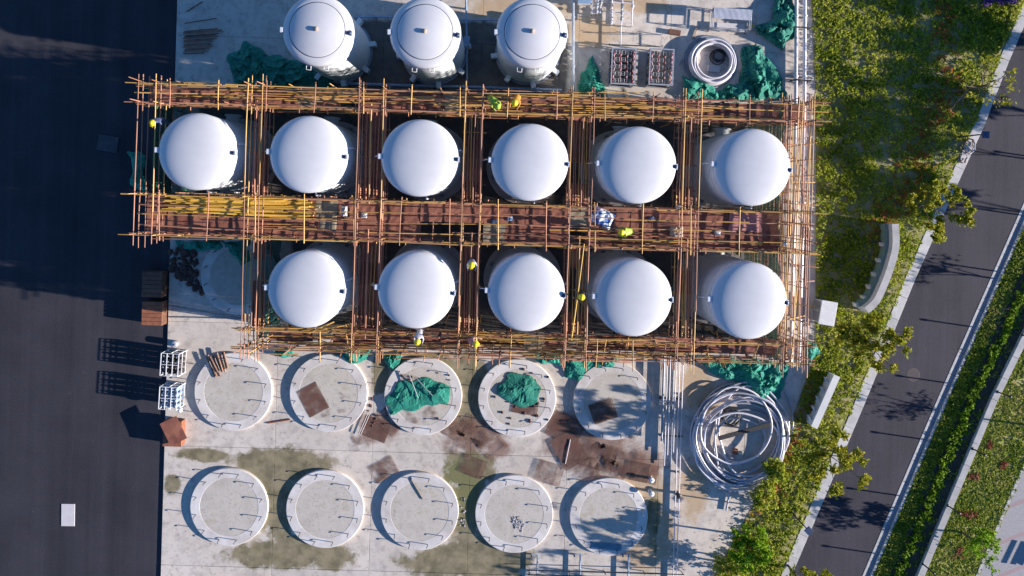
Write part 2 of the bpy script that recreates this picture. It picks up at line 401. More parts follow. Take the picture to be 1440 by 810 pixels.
# ------------------------------------------------------------------ mesh helpers
class MB:
    def __init__(s):
        s.v = []; s.f = []; s.smooth = []
    def add(s, vs, fs, sm=False):
        o = len(s.v)
        s.v += [tuple(v) for v in vs]
        s.f += [tuple(i+o for i in f) for f in fs]
        s.smooth += [sm]*len(fs)
        return s
    def box(s, c, size, rot=0.0, tilt=None):
        cx, cy, cz = c; a, b_, d = (x/2 for x in size)
        pts = [Vector((x*a, y*b_, z*d)) for z in (-1, 1) for x, y in ((-1, -1), (1, -1), (1, 1), (-1, 1))]
        M = Matrix.Rotation(rot, 3, 'Z')
        if tilt: M = M @ tilt
        pts = [M @ q + Vector(c) for q in pts]
        return s.add(pts, [(3, 2, 1, 0), (4, 5, 6, 7), (0, 1, 5, 4), (1, 2, 6, 5), (2, 3, 7, 6), (3, 0, 4, 7)])
    def tube(s, pts, r, n=8, closed=False, caps=True):
        pts = [Vector(q) for q in pts]
        k = len(pts); rings = []
        up0 = None
        for i, q in enumerate(pts):
            if closed:
                t = pts[(i+1) % k] - pts[i-1]
            else:
                t = pts[min(i+1, k-1)] - pts[max(i-1, 0)]
            if t.length < 1e-9: t = Vector((0, 0, 1))
            t.normalize()
            if up0 is None:
                up0 = Vector((0, 0, 1)) if abs(t.z) < 0.9 else Vector((1, 0, 0))
            a = (up0 - t*up0.dot(t))
            if a.length < 1e-4:
                a = t.orthogonal()
            a.normalize(); up0 = a
            b_ = t.cross(a)
            rr = r[i] if isinstance(r, (list, tuple)) else r
            rings.append([q + a*(rr*math.cos(2*math.pi*j/n)) + b_*(rr*math.sin(2*math.pi*j/n)) for j in range(n)])
        vs = [v for ring in rings for v in ring]
        fs = []
        for i in range(k if closed else k-1):
            i2 = (i+1) % k
            for j in range(n):
                fs.append((i*n+j, i*n+(j+1) % n, i2*n+(j+1) % n, i2*n+j))
        s.add(vs, fs, n > 5)
        if caps and not closed:
            s.add(rings[0], [tuple(range(n-1, -1, -1))]); s.add(rings[-1], [tuple(range(n))])
        return s
    def lathe(s, prof, n=32, c=(0, 0, 0), sm=True):
        vs = []; fs = []; idx = []
        for (r_, z) in prof:
            if r_ < 1e-6:
                idx.append([len(vs)]*n); vs.append((c[0], c[1], c[2]+z))
            else:
                idx.append(list(range(len(vs), len(vs)+n)))
                vs += [(c[0]+r_*math.cos(2*math.pi*j/n), c[1]+r_*math.sin(2*math.pi*j/n), c[2]+z) for j in range(n)]
        for i in range(len(prof)-1):
            for j in range(n):
                q = [idx[i][j], idx[i][(j+1) % n], idx[i+1][(j+1) % n], idx[i+1][j]]
                u = []
                for x in q:
                    if x not in u: u.append(x)
                if len(u) > 2: fs.append(tuple(u))
        return s.add(vs, fs, sm)
    def ball(s, c, r, n=10, k=6, sq=(1, 1, 1)):
        prof = [(r*math.sin(math.pi*i/k), -r*math.cos(math.pi*i/k)) for i in range(k+1)]
        o = len(s.v); s.lathe(prof, n)
        for i in range(o, len(s.v)):
            x, y, z = s.v[i]; s.v[i] = (c[0]+x*sq[0], c[1]+y*sq[1], c[2]+z*sq[2])
        return s
    def prism(s, poly, z0, z1):
        n = len(poly)
        a = sum(poly[i][0]*poly[(i+1) % n][1]-poly[(i+1) % n][0]*poly[i][1] for i in range(n))
        if a < 0: poly = poly[::-1]
        vs = [(q[0], q[1], z0) for q in poly] + [(q[0], q[1], z1) for q in poly]
        fs = [tuple(range(n-1, -1, -1)), tuple(range(n, 2*n))] + [(i, (i+1) % n, n+(i+1) % n, n+i) for i in range(n)]
        return s.add(vs, fs)
    def mesh(s, name):
        me = bpy.data.meshes.new(name)
        me.from_pydata(s.v, [], s.f)
        me.polygons.foreach_set('use_smooth', s.smooth)
        me.update()
        return me
    def build(s, name, mat, parent=None, loc=None, rz=0.0):
        return put(name, s.mesh(name), mat, parent, loc, rz)

def put(name, me, mat, parent=None, loc=None, rz=0.0):
    if mat and not me.materials:
        me.materials.append(MATS[mat])
    o = bpy.data.objects.new(name, me)
    col.objects.link(o)
    if parent: o.parent = parent
    if loc is not None: o.location = loc
    if rz: o.rotation_euler = (0, 0, rz)
    return o

def empty(name, loc=(0, 0, 0), rz=0.0):
    o = bpy.data.objects.new(name, None)
    o.empty_display_size = 0.3
    col.objects.link(o)
    o.location = loc
    o.rotation_euler = (0, 0, rz)
    return o

def tag(o, label, cat, group=None):
    o['label'] = label; o['category'] = cat
    if group: o['group'] = group
    return o

def struct(o, kind='structure'):
    o['kind'] = kind
    return o

def copy_tree(o, parent=None):
    c = o.copy(); col.objects.link(c)
    if parent: c.parent = parent
    for ch in list(o.children): copy_tree(ch, c)
    return c

def bevel(me, w=0.01, seg=1):
    bm = bmesh.new(); bm.from_mesh(me)
    bmesh.ops.bevel(bm, geom=bm.edges[:], offset=w, segments=seg, affect='EDGES', clamp_overlap=True)
    bm.to_mesh(me); bm.free()
    return me

def inpoly(pts, poly):
    x, y = pts[:, 0], pts[:, 1]
    ins = np.zeros(len(pts), bool)
    n = len(poly)
    for i in range(n):
        x1, y1 = poly[i][:2]; x2, y2 = poly[(i+1) % n][:2]
        if y1 == y2: continue
        c = ((y1 > y) != (y2 > y)) & (x < (x2-x1)*(y-y1)/(y2-y1)+x1)
        ins ^= c
    return ins

def poly_px(pl, z=0.0):
    return [tuple(P(a, b_, z)[:2]) for a, b_ in pl]

def scatter(poly, n):
    a = np.array(poly); lo = a.min(0); hi = a.max(0)
    out = np.zeros((0, 2))
    while len(out) < n:
        q = rng.uniform(lo, hi, (n*2, 2))
        out = np.vstack([out, q[inpoly(q, poly)]])
    return out[:n]

def leaves(name, cen, per, spread, size, mat, parent=None, flat=0.6, aspect=1.6):
    """clumps of small leaves: cen (N,3); each leaf is a quad with its own tilt"""
    cen = np.asarray(cen, float)
    spread = np.broadcast_to(np.asarray(spread, float), (len(cen), 3)) if np.ndim(spread) != 2 else spread
    c = np.repeat(cen, per, 0) + rng.normal(0, 1, (len(cen)*per, 3))*np.repeat(spread, per, 0)*0.55
    k = len(c)
    nrm = rng.normal(0, 1, (k, 3)); nrm[:, 2] = np.abs(nrm[:, 2])+flat
    nrm /= np.linalg.norm(nrm, axis=1)[:, None]
    t = np.cross(nrm, rng.normal(0, 1, (k, 3))); t /= np.linalg.norm(t, axis=1)[:, None]
    u = np.cross(nrm, t)
    sz = size*rng.uniform(0.6, 1.4, (k, 1))
    v = np.empty((k, 4, 3))
    v[:, 0] = c - t*sz*aspect*0.5
    v[:, 1] = c + u*sz*0.45 + nrm*sz*0.12
    v[:, 2] = c + t*sz*aspect*0.5
    v[:, 3] = c - u*sz*0.45 + nrm*sz*0.12
    me = bpy.data.meshes.new(name)
    me.vertices.add(k*4); me.vertices.foreach_set('co', v.reshape(-1).astype(np.float32))
    me.loops.add(k*4); me.loops.foreach_set('vertex_index', np.arange(k*4, dtype=np.int32))
    me.polygons.add(k)
    me.polygons.foreach_set('loop_start', np.arange(0, k*4, 4, dtype=np.int32))
    me.polygons.foreach_set('loop_total', np.full(k, 4, np.int32))
    me.update(calc_edges=True)
    return put(name, me, mat, parent)

# ------------------------------------------------------------------ the setting
def dist_line(pts, line):
    d = np.full(len(pts), 1e9)
    for a, b_ in zip(line, line[1:]):
        ab = np.array((b_-a)[:2]); ap = pts-np.array(a[:2])
        t = np.clip((ap@ab)/(ab@ab), 0, 1)
        d = np.minimum(d, np.linalg.norm(ap-t[:, None]*ab, axis=1))
    return d
def sheet(name, poly, z, mat, thick=0.0):
    mb = MB()
    if thick: mb.prism(poly, z-thick, z)
    else:
        n = len(poly)
        a = sum(poly[i][0]*poly[(i+1) % n][1]-poly[(i+1) % n][0]*poly[i][1] for i in range(n))
        if a < 0: poly = poly[::-1]
        mb.add([(q[0], q[1], z) for q in poly], [tuple(range(n))])
    return struct(mb.build(name, mat))

sheet('ground', [(-400, -400), (400, -400), (400, 400), (-400, 400)], -0.06, 'far_ground')
SLAB = 0.10
xl = (P(246, 100, SLAB).x + P(229, 700, SLAB).x)/2
yt, yb = 22.0, -34.0
sheet('asphalt_yard', [(xl+0.3, yt+30), (xl-70, yt+30), (xl-70, yb-30), (xl+0.3, yb-30)], 0.0, 'yard_asphalt')

# concrete yard: cast panels with open joints
xr = P(1150, 300, 0).x + 0.6
ca = P(1166, 500, SLAB); cb_ = P(1022, 812, SLAB)
def clip_bed(poly):
    out = []
    side = lambda q: (cb_.x-ca.x)*(q[1]-ca.y)-(cb_.y-ca.y)*(q[0]-ca.x)
    for a, b_ in zip(poly, poly[1:]+poly[:1]):
        sa, sb = side(a), side(b_)
        if sa <= 0: out.append(a)
        if sa*sb < 0:
            t = sa/(sa-sb); out.append((a[0]+(b_[0]-a[0])*t, a[1]+(b_[1]-a[1])*t))
    return out
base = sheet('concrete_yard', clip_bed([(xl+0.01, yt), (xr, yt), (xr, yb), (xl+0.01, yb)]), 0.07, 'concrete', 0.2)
jx = [xl] + [P(q, 680, SLAB).x for q in (385, 522, 660, 796, 925, 1045)] + [xr]
jy = [yt, P(600, -40, SLAB).y, P(600, 60, SLAB).y, P(600, 175, SLAB).y, P(600, 330, SLAB).y, P(600, 462, SLAB).y, P(600, 637, SLAB).y, P(600, 805, SLAB).y, yb]
for i in range(len(jx)-1):
    for j in range(len(jy)-1):
        x0, x1, y1, y0 = jx[i], jx[i+1], jy[j], jy[j+1]
        g = 0.012
        pg = clip_bed([(x0+g, y0+g), (x1-g, y0+g), (x1-g, y1-g), (x0+g, y1-g)])
        if len(pg) < 3: continue
        zt_ = SLAB+random.uniform(-.002, .002)
        mb = MB().prism(pg, zt_-.12, zt_)
        bevel_me = bevel(mb.mesh('slab_panel'), 0.008)
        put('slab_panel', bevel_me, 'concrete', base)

# roadside lines, in photo pixels on the ground
KL = [(1512, -160), (1476, -80), (1440, 0), (1404, 83), (1370, 172), (1331, 257), (1275, 383), (1203, 560), (1098, 807), (1062, 890), (1030, 965)]
KR = [(1660, -160), (1585, 0), (1530, 100), (1440, 285), (1408, 358), (1319, 560), (1214, 807), (1180, 888), (1148, 965)]
WL = [(1682, 0), (1600, 150), (1520, 300), (1440, 458), (1389, 562), (1287, 807), (1250, 895), (1222, 965)]
PE = [(1700, 150), (1600, 330), (1510, 515), (1440, 655), (1374, 810), (1300, 985)]
LE = [(1140, -160), (1141, 0), (1147, 140), (1147, 330), (1146, 500), (1122, 565), (1088, 660), (1045, 735), (1005, 810), (960, 900), (930, 965)]

def resample(pl, z, step):
    pts = [P(a, b_, z) for a, b_ in pl]
    out = [pts[0]]; acc = 0.0
    for a, b_ in zip(pts, pts[1:]):
        L = (b_-a).length; d = step-acc
        while d < L:
            out.append(a.lerp(b_, d/L)); d += step
        acc = (acc+L) % step
    return out

def offset(pts, d):
    """shift a polyline to its right (towards +x for a line running down the photo)"""
    out = []
    for i, q in enumerate(pts):
        t = pts[min(i+1, len(pts)-1)] - pts[max(i-1, 0)]
        t.normalize()
        out.append(q + Vector((-t.y, t.x, 0))*d)
    return out

def strip(name, a, b_, z, mat, z0=None):
    poly = [tuple(q[:2]) for q in a] + [tuple(q[:2]) for q in b_[::-1]]
    mb = MB(); n = len(a)
    vs = [(q[0], q[1], z) for q in a] + [(q[0], q[1], z) for q in b_]
    fs = []
    for i in range(n-1):
        f = (i, i+1, n+i+1, n+i)
        q = [Vector(vs[k]) for k in f]
        if (q[1]-q[0]).cross(q[2]-q[0]).z < 0: f = f[::-1]
        fs.append(f)
    mb.add(vs, fs)
    return mb.build(name, mat)

def stones(parent, pts, d0, d1, z0, z1, mat, name, gap=0.008):
    a = offset(pts, d0); c = offset(pts, d1)
    for i in range(len(pts)-1):
        t = (pts[i+1]-pts[i]).normalized()*gap
        q = [a[i]+t, a[i+1]-t, c[i+1]-t, c[i]+t]
        me = MB().prism([tuple(x[:2]) for x in q], z0, z1).mesh(name)
        put(name, bevel(me, 0.012), mat, parent)

lawn_poly = poly_px(LE + KL[::-1], 0.1)
sheet('planting_bed', lawn_poly, 0.115, 'soil')
kl = resample(KL, 0.03, 1.5); kr = resample(KR, 0.03, 1.5); wl = resample(WL, 0.3, 1.5); pe = resample(PE, 0.5, 1.5)
road_poly = [tuple(q[:2]) for q in kl] + [tuple(q[:2]) for q in kr[::-1]]
sheet('road', road_poly, 0.03, 'road_asphalt')
kerb = struct(empty('road_kerb')); stones(kerb, kl, 0.0, 0.62, -0.1, 0.14, 'kerb', 'kerb_stone')
gut = struct(empty('road_gutter'))
stones(gut, kr, -0.02, 0.14, -0.1, 0.045, 'kerb', 'kerb_stone')
stones(gut, kr, 0.14, 0.44, -0.1, 0.005, 'channel', 'channel_stone')
stones(gut, kr, 0.44, 0.60, -0.1, 0.10, 'kerb', 'kerb_stone')
strip_poly = [tuple(q[:2]) for q in offset(kr, 0.6)] + [tuple(q[:2]) for q in wl[::-1]]
def even(pts, n_):
    L = [0.0]
    for a, b_ in zip(pts, pts[1:]): L.append(L[-1]+(b_-a).length)
    out = []; j = 0
    for k in range(n_):
        t = L[-1]*k/(n_-1)
        while j < len(L)-2 and L[j+1] < t: j += 1
        out.append(pts[j].lerp(pts[j+1], (t-L[j])/(L[j+1]-L[j])))
    return out
ea = even(offset(kr, 0.58), 60); eb = even(offset(wl, .1), 60)
vs_ = [(q.x, q.y, .06) for q in ea]+[(q.x, q.y, .35) for q in eb]
struct(MB().add(vs_, [(i, 60+i, 61+i, i+1)[::-1] for i in range(59)], True).build('hedge_bed', 'dark_soil'))
def bed_z(q):
    da = dist_line(q, [Vector(x) for x in offset(kr, .6)]); db = dist_line(q, wl)
    return .06+.29*da/(da+db)
TER = 0.42
terr_poly = [tuple(q[:2]) for q in offset(wl, 0.2)] + [tuple(q[:2]) for q in pe[::-1]]
sheet('lawn_terrace', terr_poly, TER, 'lawn_soil')
path_poly = [tuple(q[:2]) for q in pe] + [(pe[-1].x+30, pe[-1].y), (pe[0].x+30, pe[0].y)]
sheet('paved_path', path_poly, TER+0.02, 'paving')
pk = struct(empty('path_kerb')); stones(pk, pe, -0.06, 0.10, 0.2, TER+0.05, 'kerb', 'kerb_stone')
rw = tag(empty('retaining_wall'), 'low grey concrete retaining wall between hedge and terrace lawn', 'wall')
stones(rw, wl, 0.0, 0.42, -0.1, TER+0.14, 'wall_conc', 'coping_stone')

# posts standing on the retaining wall
POSTS = [(1364, 629), (1329, 709), (1294, 791), (1399, 549), (1434, 469), (1469, 390), (1503, 310), (1539, 230)]
post_lab = ['opposite the round manhole patch', 'second up from the bottom edge', 'nearest the bottom edge of the picture',
            'fourth from the right edge, above the red tufts', 'at the right edge of the picture']
z = TER+0.14
mbp = MB().tube([(0, 0, 0), (0, 0, 1.08)], 0.045, 8); pm = mbp.mesh('shaft'); cm = MB().lathe([(0, .13), (.07, .12), (.075, .02), (0.06, 0), (0, 0)], 10).mesh('cap'); bm_ = MB().lathe([(0, .03), (.09, .03), (.1, 0)], 10).mesh('base_plate')
for i, (a, b_) in enumerate(POSTS):
    q = P(a+4, b_+2, z)
    o = empty('bollard', q)
    lab = post_lab[i] if i < 5 else ['first', 'second', 'third'][i-5]+' one beyond the right edge'
    tag(o, 'black bollard on the wall, ' + lab, 'bollard', 'black posts along the retaining wall')
    put('shaft', pm, 'black_iron', o); put('cap', cm, 'black_iron', o, (0, 0, 1.05)); put('base_plate', bm_, 'black_iron', o)

# ------------------------------------------------------------------ plants
pts = scatter(lawn_poly, 34000)
px_hi = P(1300, -90, 0).y; px_lo = P(1100, 880, 0).y
pts = pts[(pts[:, 1] < px_hi) & (pts[:, 1] > px_lo)]
nz = np.array([0.5*mnoise.fractal(Vector((q[0]*0.5, q[1]*0.5, 3)), 1, 2, 3)+0.9*mnoise.noise(Vector((q[0]*2.3, q[1]*2.3, 8))) for q in pts])
keep = rng.uniform(0, 1, len(pts)) < np.clip(0.50+nz*0.95, 0.10, 1)
pts = pts[keep]; nz = nz[keep]
# the reddish hedge runs down the middle of the bed
redline = [P(a, b_, 0.1) for a, b_ in [(1310, -60), (1318, 0), (1328, 70), (1335, 130), (1300, 180), (1288, 230), (1268, 280), (1235, 320)]]
redline2 = [P(a, b_, 0.1) for a, b_ in [(1125, 560), (1090, 660), (1055, 730), (1015, 800), (980, 860)]]
dr = np.minimum(dist_line(pts, redline), dist_line(pts, redline2))
isred = rng.uniform(0, 1, len(pts)) < np.clip(0.30-dr*0.22, 0, 0.28)
def cover(name, q, label, mat, h):
    zz = 0.12 + h*rng.uniform(0.4, 1.0, len(q))
    cen = np.column_stack([q, zz])
    o = leaves(name, cen, 8, (0.10, 0.10, 0.06), 0.085, mat, None, 1.2)
    o['label'] = label; o['category'] = 'ground cover'; o['kind'] = 'stuff'
cover('ground_cover', pts[~isred], 'low yellow green leafy ground cover filling the planting bed', 'leaf_cover', 0.20)
cover('red_ground_cover', pts[isred], 'reddish leafed low shrubs in a band through the planting bed', 'leaf_red', 0.32)

# hedge between road and wall
hb = offset(resample(WL, 0.1, 0.26), -1.05)
cen = []
for q in hb:
    for _ in range(3):
        cen.append((q.x+rng.normal(0, .13), q.y+rng.normal(0, .13), rng.uniform(.25, .38)))
cen = np.array(cen); cen = cen[(cen[:, 1] < px_hi) & (cen[:, 1] > px_lo)]
hedge = tag(leaves('hedge', cen, 20, (0.17, 0.17, 0.07), 0.12, 'leaf_hedge', None, 0.9), 'bright clipped green hedge between the gutter and the retaining wall', 'hedge')
q = scatter(strip_poly, 16000); q = q[(q[:, 1] < px_hi) & (q[:, 1] > px_lo)]
edge = [Vector(x) for x in offset(kr, 0.95)]
dd = dist_line(q, edge)
q = q[rng.uniform(0, 1, len(q)) < np.where(dd < 0.5, 1.0, 0.08)]
o = leaves('verge_grass', np.column_stack([q, bed_z(q)+.02]), 5, (0.1, 0.1, 0.03), 0.09, 'grass', None, 1.3, 2.2)
o['label'] = 'strip of short green grass beside the road gutter'; o['category'] = 'grass'; o['kind'] = 'stuff'
tp = [tuple(P(a, b_, TER)[:2]) for a, b_ in [(1400, 560), (1500, 360), (1540, 480), (1440, 655), (1374, 812), (1340, 900), (1250, 900), (1293, 810)]]
q = scatter(tp, 5500)
o = leaves('terrace_grass', np.column_stack([q, np.full(len(q), TER+0.03)]), 5, (0.12, 0.12, 0.02), 0.08, 'grass', None, 1.6, 2.4)
o['label'] = 'patchy green and straw coloured grass on the terrace lawn'; o['category'] = 'grass'; o['kind'] = 'stuff'
tufts = [((1390, 628), 'red and straw tuft highest on the terrace lawn'), ((1410, 655), 'small dark red tuft at the middle of the terrace lawn'), ((1370, 672), 'red tuft nearest the retaining wall on the terrace lawn'),
         ((1362, 722), 'pale straw tuft with red base on the terrace lawn'), ((1345, 777), 'low red tuft below the feathery young tree')]
for (a, b_), lab in tufts:
    c = P(a, b_, TER)
    cen = np.array([(c.x+rng.normal(0, .16), c.y+rng.normal(0, .12), TER+.05) for _ in range(7)])
    tag(leaves('grass_tuft', cen, 14, (0.10, 0.10, 0.03), 0.08, 'straw', None, 1.2, 3.5), lab, 'grass tuft', 'dry tufts on the terrace lawn')
# mown patch and purple flowers by the top right kerb
mp_ = poly_px([(1378, -10), (1432, -10), (1428, 15), (1403, 75), (1388, 60)], 0.13)
sheet('mown_patch', mp_, 0.122, 'lawn_soil')
q = scatter(mp_, 2600)
o = leaves('mown_grass', np.column_stack([q, np.full(len(q), 0.15)]), 6, (0.09, 0.09, 0.02), 0.07, 'grass', None, 0.4, 2.2)
o['kind'] = 'stuff'; o['label'] = 'patch of fine mown grass by the upper kerb'; o['category'] = 'grass'
q = scatter(poly_px([(1380, -30), (1432, -30), (1430, 4), (1384, 6)], 0.3), 300)
tag(leaves('flower_bed', np.column_stack([q, rng.uniform(.2, .45, len(q))]), 8, (.12, .12, .06), .08, 'flower_purple'), 'purple flowering clump at the top edge beside the kerb', 'flowers')

# trees
def tree(px, py, h, rad, label, leaf='leaf_tree', n=34, per=26, size=0.13, low=0.45, seed=1, clump=0.20, ground=0.12, name='young_tree', name_cat='tree', group='young roadside trees', lean=(0, 0)):
    rs = random.Random(seed)
    b0 = P(px, py, ground)
    t = empty(name, b0)
    tag(t, label, name_cat, group)
    mb = MB()
    top = Vector((lean[0], lean[1], h*0.62))
    mb.tube([(0, 0, -0.05), top*0.35+Vector((rs.uniform(-.05, .05), rs.uniform(-.05, .05), 0)), top*0.7, top], [0.075, 0.062, 0.05, 0.035], 8)
    tips = []
    nl = 8
    for i in range(nl):
        a = 2*math.pi*(i+rs.uniform(-.3, .3))/nl
        s_ = top*rs.uniform(0.55, 1.0)
        e = Vector((lean[0]+math.cos(a)*rad*rs.uniform(.6, 1.0), lean[1]+math.sin(a)*rad*rs.uniform(.6, 1.0), h*rs.uniform(low+.1, 0.98)))
        mid_ = s_.lerp(e, .5)+Vector((rs.uniform(-.15, .15), rs.uniform(-.15, .15), .12))
        mb.tube([s_, mid_, e], [0.03, 0.02, 0.008], 6)
        tips.append(e)
        for k in range(3):
            st = s_.lerp(e, rs.uniform(.4, .85))
            e2 = st+Vector((rs.uniform(-.5, .5)*rad*.6, rs.uniform(-.5, .5)*rad*.6, rs.uniform(-.1, .4)))
            mb.tube([st, st.lerp(e2, .5)+Vector((0, 0, .04)), e2], [0.014, 0.01, 0.005], 5)
            tips.append(e2)
    mb.build('trunk', 'bark', t)
    rs.shuffle(tips)
    cen = tips[:n]
    while len(cen) < n:
        cen.append(rs.choice(tips)+Vector((rs.uniform(-.3, .3), rs.uniform(-.3, .3), rs.uniform(-.15, .2))))
    leaves('crown', np.array([tuple(c) for c in cen]), per, (clump, clump, clump*.7), size, leaf, t, .5)
    return t
tree(1335, 130, 4.4, 2.0, 'nearly bare young tree with propped trunk reaching over the upper road', n=30, per=9, seed=3, clump=.25, lean=(.6, .1))
tree(1268, 290, 5.0, 2.0, 'young tree at the kerb above the curved wall', n=48, per=44, size=.14, seed=5, low=.5, lean=(.4, 0))
tree(1178, 458, 5.0, 2.0, 'young tree whose crown overhangs the road beside the manhole patch', n=54, per=42, size=.14, seed=8, low=.5, lean=(.4, -.2))
tree(1136, 614, 4.7, 1.9, 'young tree over the kerb right of the big pipe coil', n=48, per=46, size=.14, seed=12, low=.5, lean=(.1, -.2))
tree(1040, 752, 2.6, 1.5, 'bright lime green bushy tree at the bottom edge of the planting bed', 'leaf_bright', n=46, per=46, size=.13, seed=14, clump=.22)
tree(1108, 795, 4.4, 1.9, 'leafy roadside tree at the bottom edge below the lamp', n=44, per=24, size=.13, low=.5, seed=15)
tree(1040, 868, 4.6, 2.0, 'young tree below the bottom edge shading the last foundation', n=36, per=26, size=.14, clump=.25, seed=16)
tree(1352, 748, 2.3, 1.25, 'feathery bright young tree on the terrace lawn by the paved path', 'leaf_bright', n=52, per=30, size=.10, seed=18, ground=TER, clump=.17, low=.2, lean=(.3, -.15), group='trees on the terrace lawn')
for i, (a, b_, hh) in enumerate([(1510, 408, 3.2), (1452, 598, 3.0), (1705, 101, 6.2), (1680, 191, 6.2), (1640, 252, 6.2), (1652, 330, 6.2), (1735, 30, 6.4)]):
    tree(a, b_, hh, 1.2 if i < 2 else 1.9, 'tree beyond the right edge whose shadow falls ' + ['on the road by the bollards', 'on the road past the manhole cover', 'left of the purple flowers', 'left of the nearly bare tree', 'left of the upper lamp', 'above the curved wall', 'on the top edge of the bed'][i],
         n=60 if i < 2 else 56, per=5 if i < 2 else 60, size=.10 if i < 2 else .19, clump=.2 if i < 2 else .36, seed=30+i, ground=TER if i < 2 else .1, group='trees beyond the right edge', low=.35 if i < 2 else .72)
for k, (a, b_, hh, rr, lab) in enumerate([(1068, 690, 1.3, .9, 'leafy bush at the bed edge below the big pipe coil'), (1082, 655, 1.1, .7, 'small leafy bush at the bed edge touching the big pipe coil'), (1020, 790, 1.4, .9, 'leafy bush at the bed edge by the bottom of the picture')]):
    tree(a, b_, hh, rr, lab, 'leaf_cover', n=26, per=40, size=.11, low=.1, seed=50+k, clump=.2, name='leafy_bush', name_cat='bush', group='bushes at the bed edge')
# tree props
for k, (a, b_, c_, d_) in enumerate([(1330, 162, 1356, 132), (1352, 152, 1360, 118), (1362, 150, 1358, 122), (1340, 112, 1372, 126)]):
    p0 = P(a, b_, .12); p1 = P(c_, d_, 1.0)
    lab = ['long pale prop pole leaning on the nearly bare tree', 'thin upright prop pole under the nearly bare tree', 'right hand prop pole under the nearly bare tree', 'upper prop pole crossing the nearly bare tree'][k]
    tag(MB().tube([p0, p0.lerp(p1, .5), p1], .035, 6).build('prop_pole', 'stick_brown'), lab, 'prop pole', 'tree prop poles')

# ------------------------------------------------------------------ walls and street furniture in the planting bed
c = [P(a, b_, 0.1) for a, b_ in [(1240, 314), (1241, 343), (1234, 372), (1225, 396), (1215, 417), (1202, 429)]]
cw = tag(empty('curved_wall', c[2]), 'curved pale concrete wall standing in the planting bed beside the road', 'wall')
def wallband(path, w0, w1, z0, z1):
    a = offset(path, w0); b2 = offset(path, w1); mb = MB()
    n = len(path)
    vs = [(*q[:2], z0) for q in a]+[(*q[:2], z0) for q in b2]+[(*q[:2], z1) for q in a]+[(*q[:2], z1) for q in b2]
    fs = []
    for i in range(n-1):
        fs += [(2*n+i, 3*n+i, 3*n+i+1, 2*n+i+1), (i, 2*n+i, 2*n+i+1, i+1), (n+i, n+i+1, 3*n+i+1, 3*n+i)]
    fs += [(0, n, 3*n, 2*n), (n-1, 3*n-1, 4*n-1, 2*n-1)]
    mb.add(vs, fs); return mb
fine = []
for i in range(len(c)-1):
    for k in range(4):
        p0 = c[max(i-1, 0)]; p1 = c[i]; p2 = c[i+1]; p3 = c[min(i+2, len(c)-1)]; t = k/4
        fine.append(0.5*((2*p1)+(p2-p0)*t+(2*p0-5*p1+4*p2-p3)*t*t+(3*p1-p0-3*p2+p3)*t**3))
fine.append(c[-1])
L0 = cw.location
rel = [q-L0 for q in fine]
wallband(rel, 0, .38, 0, 1.15).build('wall_body', 'wall_white', cw)
wallband(rel, -.03, .41, 1.15, 1.21).build('coping', 'wall_conc', cw)
wallband(rel, -.22, -.03, 0, .75).build('planter_face', 'glass_green', cw)
for k in range(6):
    q = rel[4+3*k]; MB().box((q.x-.30, q.y, .45), (.12, .25, .5), .3).build('plaque', 'wall_white', cw)
w0 = P(1163, 522, .1); w1 = P(1132, 592, .1)
sw = tag(empty('straight_wall', w0), 'straight white rendered wall beside the big pipe coil', 'wall')
d = w1-w0
wallband([Vector((0, 0, 0)), d], 0, .36, 0, .95).build('wall_body', 'wall_white', sw)
wallband([Vector((0, 0, 0))-d*.01, d*1.01], -.03, .39, .95, 1.0).build('coping', 'wall_white', sw)
for k in range(5):
    q = d*(.12+.19*k); MB().box((q.x-.1, q.y-.04, .5), (.08, .3, .45), .4).build('plaque', 'wall_white', sw)
q = P(1152, 436, .12)
cb = tag(empty('utility_cabinet', q, R(-8)), 'pale metal utility cabinet standing in the shade right of the scaffold', 'cabinet')
put('body', bevel(MB().box((0, 0, .6), (.85, 1.35, 1.1)).mesh('body'), .02), 'white_paint', cb)
put('roof', bevel(MB().box((0, 0, 1.19), (1.0, 1.5, .07)).mesh('roof'), .02), 'white_paint', cb)
MB().box((0, 0, .025), (.9, 1.4, .07)).build('base', 'wall_conc', cb)
for s in (-1, 1): MB().box((-.43, s*.33, .6), (.02, .62, .95)).build('door', 'steel_grey', cb)
# street lamps
def lamp(px, py, rz, lab):
    o = empty('street_lamp', P(px, py, .12), rz)
    tag(o, lab, 'street lamp', 'short street lamps by the kerb')
    MB().lathe([(.13, 0), (.13, .05), (.07, .1), (.045, .2), (.04, 2.0), (0, 2.0)], 12).build('post', 'black_iron', o)
    MB().tube([(0, 0, 1.98), (.12, 0, 2.03), (.25, 0, 2.04)], .03, 8).build('arm', 'black_iron', o)
    hd = put('lamp_head', bevel(MB().box((.38, 0, 2.05), (.42, .42, .07)).mesh('lamp_head'), .015), 'dark_blue_metal', o)
    MB().box((.38, 0, 2.012), (.3, .3, .02)).build('lens', 'white_paint', hd)
lamp(1112, 719, R(-45), 'black street lamp with square head at the lower kerb')
lamp(1347, 193, 0, 'black street lamp at the upper kerb by the cut branches')
# tangle of cut branches by the upper kerb
t = tag(empty('branch_heap', P(1358, 212, .12)), 'tangle of cut brown branches lying on the kerb below the upper lamp', 'branches')
for k in range(16):
    a = random.uniform(0, 6.28); cx, cy, rr = ((.12, .28, .42) if k < 10 else (-.25, -.45, .3))
    pts_ = [(cx+rr*random.uniform(.75, 1.1)*math.cos(a+.55*j)*.8, cy+rr*math.sin(a+.55*j)*1.15, .05+random.uniform(0, .22)) for j in range(7)]
    MB().tube(pts_, .028, 5).build('branch', 'stick_brown' if k % 2 else 'paper_white', t)
